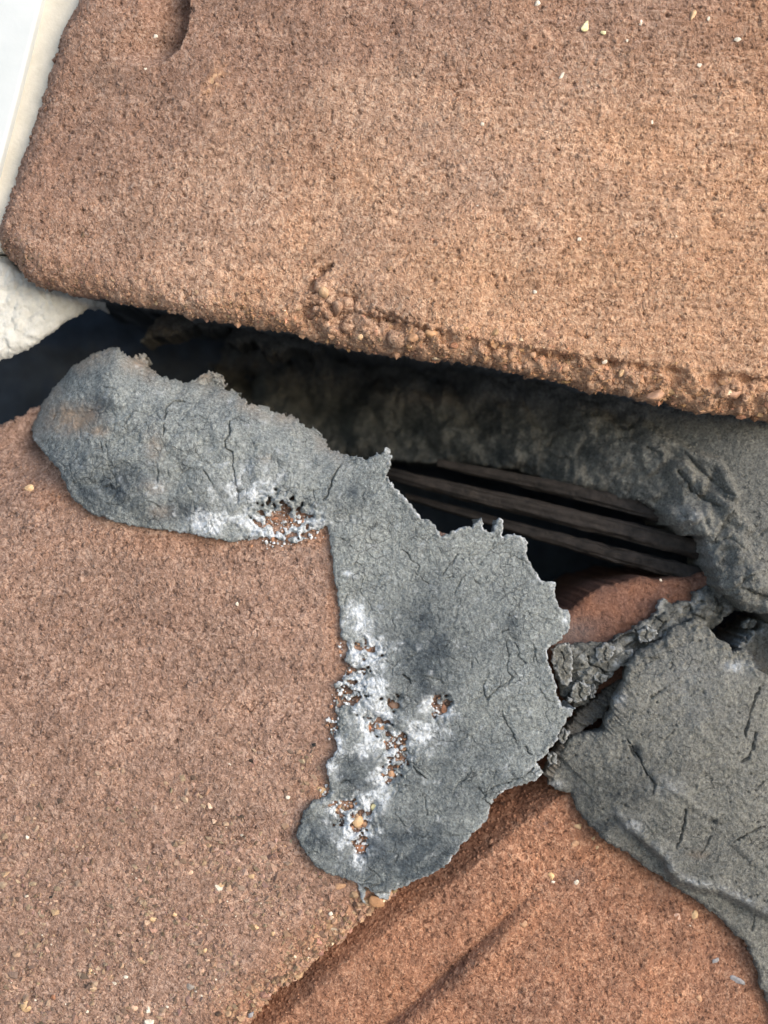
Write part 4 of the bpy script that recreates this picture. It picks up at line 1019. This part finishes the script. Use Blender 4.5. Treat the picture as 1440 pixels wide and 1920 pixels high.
def face_sand(poly, n, box, seed, mac, rel, rn, msk, mat, parent, rmin, rmax, sink=0.45, dens=None, name='sand_grains', edge=0.0):
    x, y, r = scatter(lambda x, y: np.where(sdf_pts(poly, x, y) < -2, 1.0 if dens is None else dens(x, y), 0), n, box, seed)
    sd = sdf_pts(poly, x, y); t = np.clip(-sd / max(rn[0], 1e-3), 0, 1)
    rad = rmin + (rmax - rmin) * r.rand(len(x)) ** 2.4
    w = mac(x, y) + rel(x, y, sd) - rn[1] * (1 - np.sqrt(np.maximum(0, 1 - (1 - t) ** 2))) - sink * rad
    V, F = OCT
    m = len(x)
    q = r.randn(m, 4); q /= np.linalg.norm(q, axis=1)[:, None]
    a, b, c, d = q.T
    rot = np.stack([np.stack([1 - 2 * (c * c + d * d), 2 * (b * c - a * d), 2 * (b * d + a * c)], -1), np.stack([2 * (b * c + a * d), 1 - 2 * (b * b + d * d), 2 * (c * d - a * b)], -1), np.stack([2 * (b * d - a * c), 2 * (c * d + a * b), 1 - 2 * (b * b + c * c)], -1)], 1)
    vv = V[None] * (0.7 + 0.6 * r.rand(m, 6, 1)) * rad[:, None, None]
    vv = np.einsum('mij,mvj->mvi', rot, vv) * S + to_local(x, y, w, mac(x, y))[:, None, :]
    ff = F[None] + (np.arange(m) * 6)[:, None, None]
    me = mesh_from(name, vv.reshape(-1, 3), None, ff.reshape(-1, 3), masks=np.repeat(msk(x, y, sd), 6, 0), smooth=True)
    return link(name, me, mat, parent=parent, kind='stuff')
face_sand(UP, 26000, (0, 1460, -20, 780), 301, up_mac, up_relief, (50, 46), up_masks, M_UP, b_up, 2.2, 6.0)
face_sand(LOW, 26000, (-20, 1000, 780, 1940), 302, low_mac, low_relief, (14, 14), low_masks, M_LOW, b_low, 2.2, 6.5)
face_sand(LR, 11000, (450, 1460, 1480, 1940), 303, lr_mac, lr_relief, (10, 8), lr_masks, M_LOW2, b_lr, 2.2, 6.5)
face_sand(RB, 7000, (1030, 1460, 1160, 1900), 304, rb_mac, rb_relief, (9, 9), rb_masks, M_MORT_R, m_rb, 1.2, 3.6, name='mortar_grit')
face_sand(SM, 7000, (60, 1080, 650, 1680), 305, sm_mac, sm_relief, (7, 6), sm_masks, M_MORT, m_sm, 1.1, 3.0, dens=lambda x, y: np.where(blobs(x, y, PITS) > 0.3, 0.0, 1.0), name='mortar_grit')
face_sand(BED, 5000, (600, 1460, 680, 1150), 306, bed_mac, bed_relief, (22, 20), bed_masks, M_MORT_D, m_bed, 1.5, 5.0, name='mortar_grit')
# lip of the broken lower brick and its coarse face
def lowg(x, y):
    s = sdf_pts(LOW, x, y)
    d = dist_line(x, y, STEP_LINE, 200)
    return np.where(s < 1, np.where(y > 1640, 0.9 * (1 - sstep(8, 70, d)), 0) + 0.34 * sstep(1400, 1800, y + 0.2 * x) * sstep(-0.5, 0.4, perlin(x / 90, y / 90, 66)), 0)
x, y, r = scatter(lowg, 34000, (-20, 900, 1380, 1960), 61)
s = sdf_pts(LOW, x, y); t = np.clip(-s / 14, 0, 1)
rad = 1.8 + 6.5 * r.rand(len(x)) ** 3.5
w = low_mac(x, y) + low_relief(x, y, s) - 14 * (1 - np.sqrt(np.maximum(0, 1 - (1 - t) ** 2))) - 0.4 * rad
ma = low_masks(x, y, s)
gc = grain_cols(r, len(x), lin(152, 127, 109), 0.30) * (1 + ma[:, :1] * (np.array((1.07, 0.98, 0.87))[None] - 1))
grains('sand_grains', M_GRAIN, x, y, w, low_mac(x, y), rad, 62, np.clip(gc, 0, .95), parent=b_low, kind='stuff')

# ---------------------------------------------------------------- white joinery and render at the upper left
def box_piece(name, mat, poly, w0, w1, **kw):
    n = len(poly); P = np.array(poly, float)
    a = to_local(P[:, 0], P[:, 1], np.full(n, float(w0)), np.full(n, float(w0)))
    b = a.copy(); b[:, 1] = -w1 * S
    v = np.concatenate([a, b])
    me = bpy.data.meshes.new(name)
    me.from_pydata([tuple(p) for p in v], [], [tuple(range(n))[::-1], tuple(range(n, 2 * n))] + [(i, (i + 1) % n, n + (i + 1) % n, n + i) for i in range(n)])
    import bmesh
    bm = bmesh.new(); bm.from_mesh(me)
    bmesh.ops.recalc_face_normals(bm, faces=bm.faces)
    bmesh.ops.bevel(bm, geom=list(bm.edges), offset=6 * S, segments=3, affect='EDGES', profile=0.5)
    bm.to_mesh(me); bm.free()
    return link(name, me, mat, **kw)
wb = bpy.data.objects.new('white_board', None); col.objects.link(wb); wb.matrix_world = ROOT_M
wb['label'] = 'white painted board with a cream edge standing beside the upper brick'
wb['category'] = 'board'
def edge_x(y):   # left end of the upper brick
    return np.interp(y, [-160, 0, 380, 470], [190, 135, 2, -20])
box_piece('board_face', M_WHITE, [(-700, -420), (190, -420), (80, -10), (30, 190), (-25, 400), (-60, 520), (-700, 520)], -60, -300, parent=wb)
box_piece('board_edge', M_CREAM, [(170, -420), (310, -420), (168, 0), (14, 470), (-70, 470), (60, 0)], -84, -330, parent=wb)
PL = [(-500, 455), (-30, 462), (10, 478), (40, 505), (100, 512), (196, 530), (180, 560), (150, 582), (118, 602), (98, 618), (60, 645), (30, 660), (0, 672), (-120, 715), (-500, 800)]
def pl_relief(x, y, s):
    xr = x * 0.9 + y * 0.4; yr = y * 0.9 - x * 0.4
    f1, f2, c = worley(xr / 1.0, yr / 1.6, 15, 1201)
    return (np.sqrt(np.maximum(0, 1 - f1 ** 2)) - .6) * 13 + 9 * fbm(x, y, 60, 1205, 4) + 2.5 * fbm(x, y, 8, 1207, 2)
slab('plaster_lump', M_PLAST, PL, lambda x, y: -95 - 0.5 * np.maximum(0, x) - 0.1 * np.maximum(0, 560 - y), pl_relief, 2.4, rough=((4, 30), (2.5, 9)), rnd=(24, 24), rows=(4, 9, 16, 25, 36, 50, 70, 100), taper=0.8, skirt_noise=5.0, seed=37,
     label='rough white render lump poking out under the upper brick\'s corner', cat='plaster')
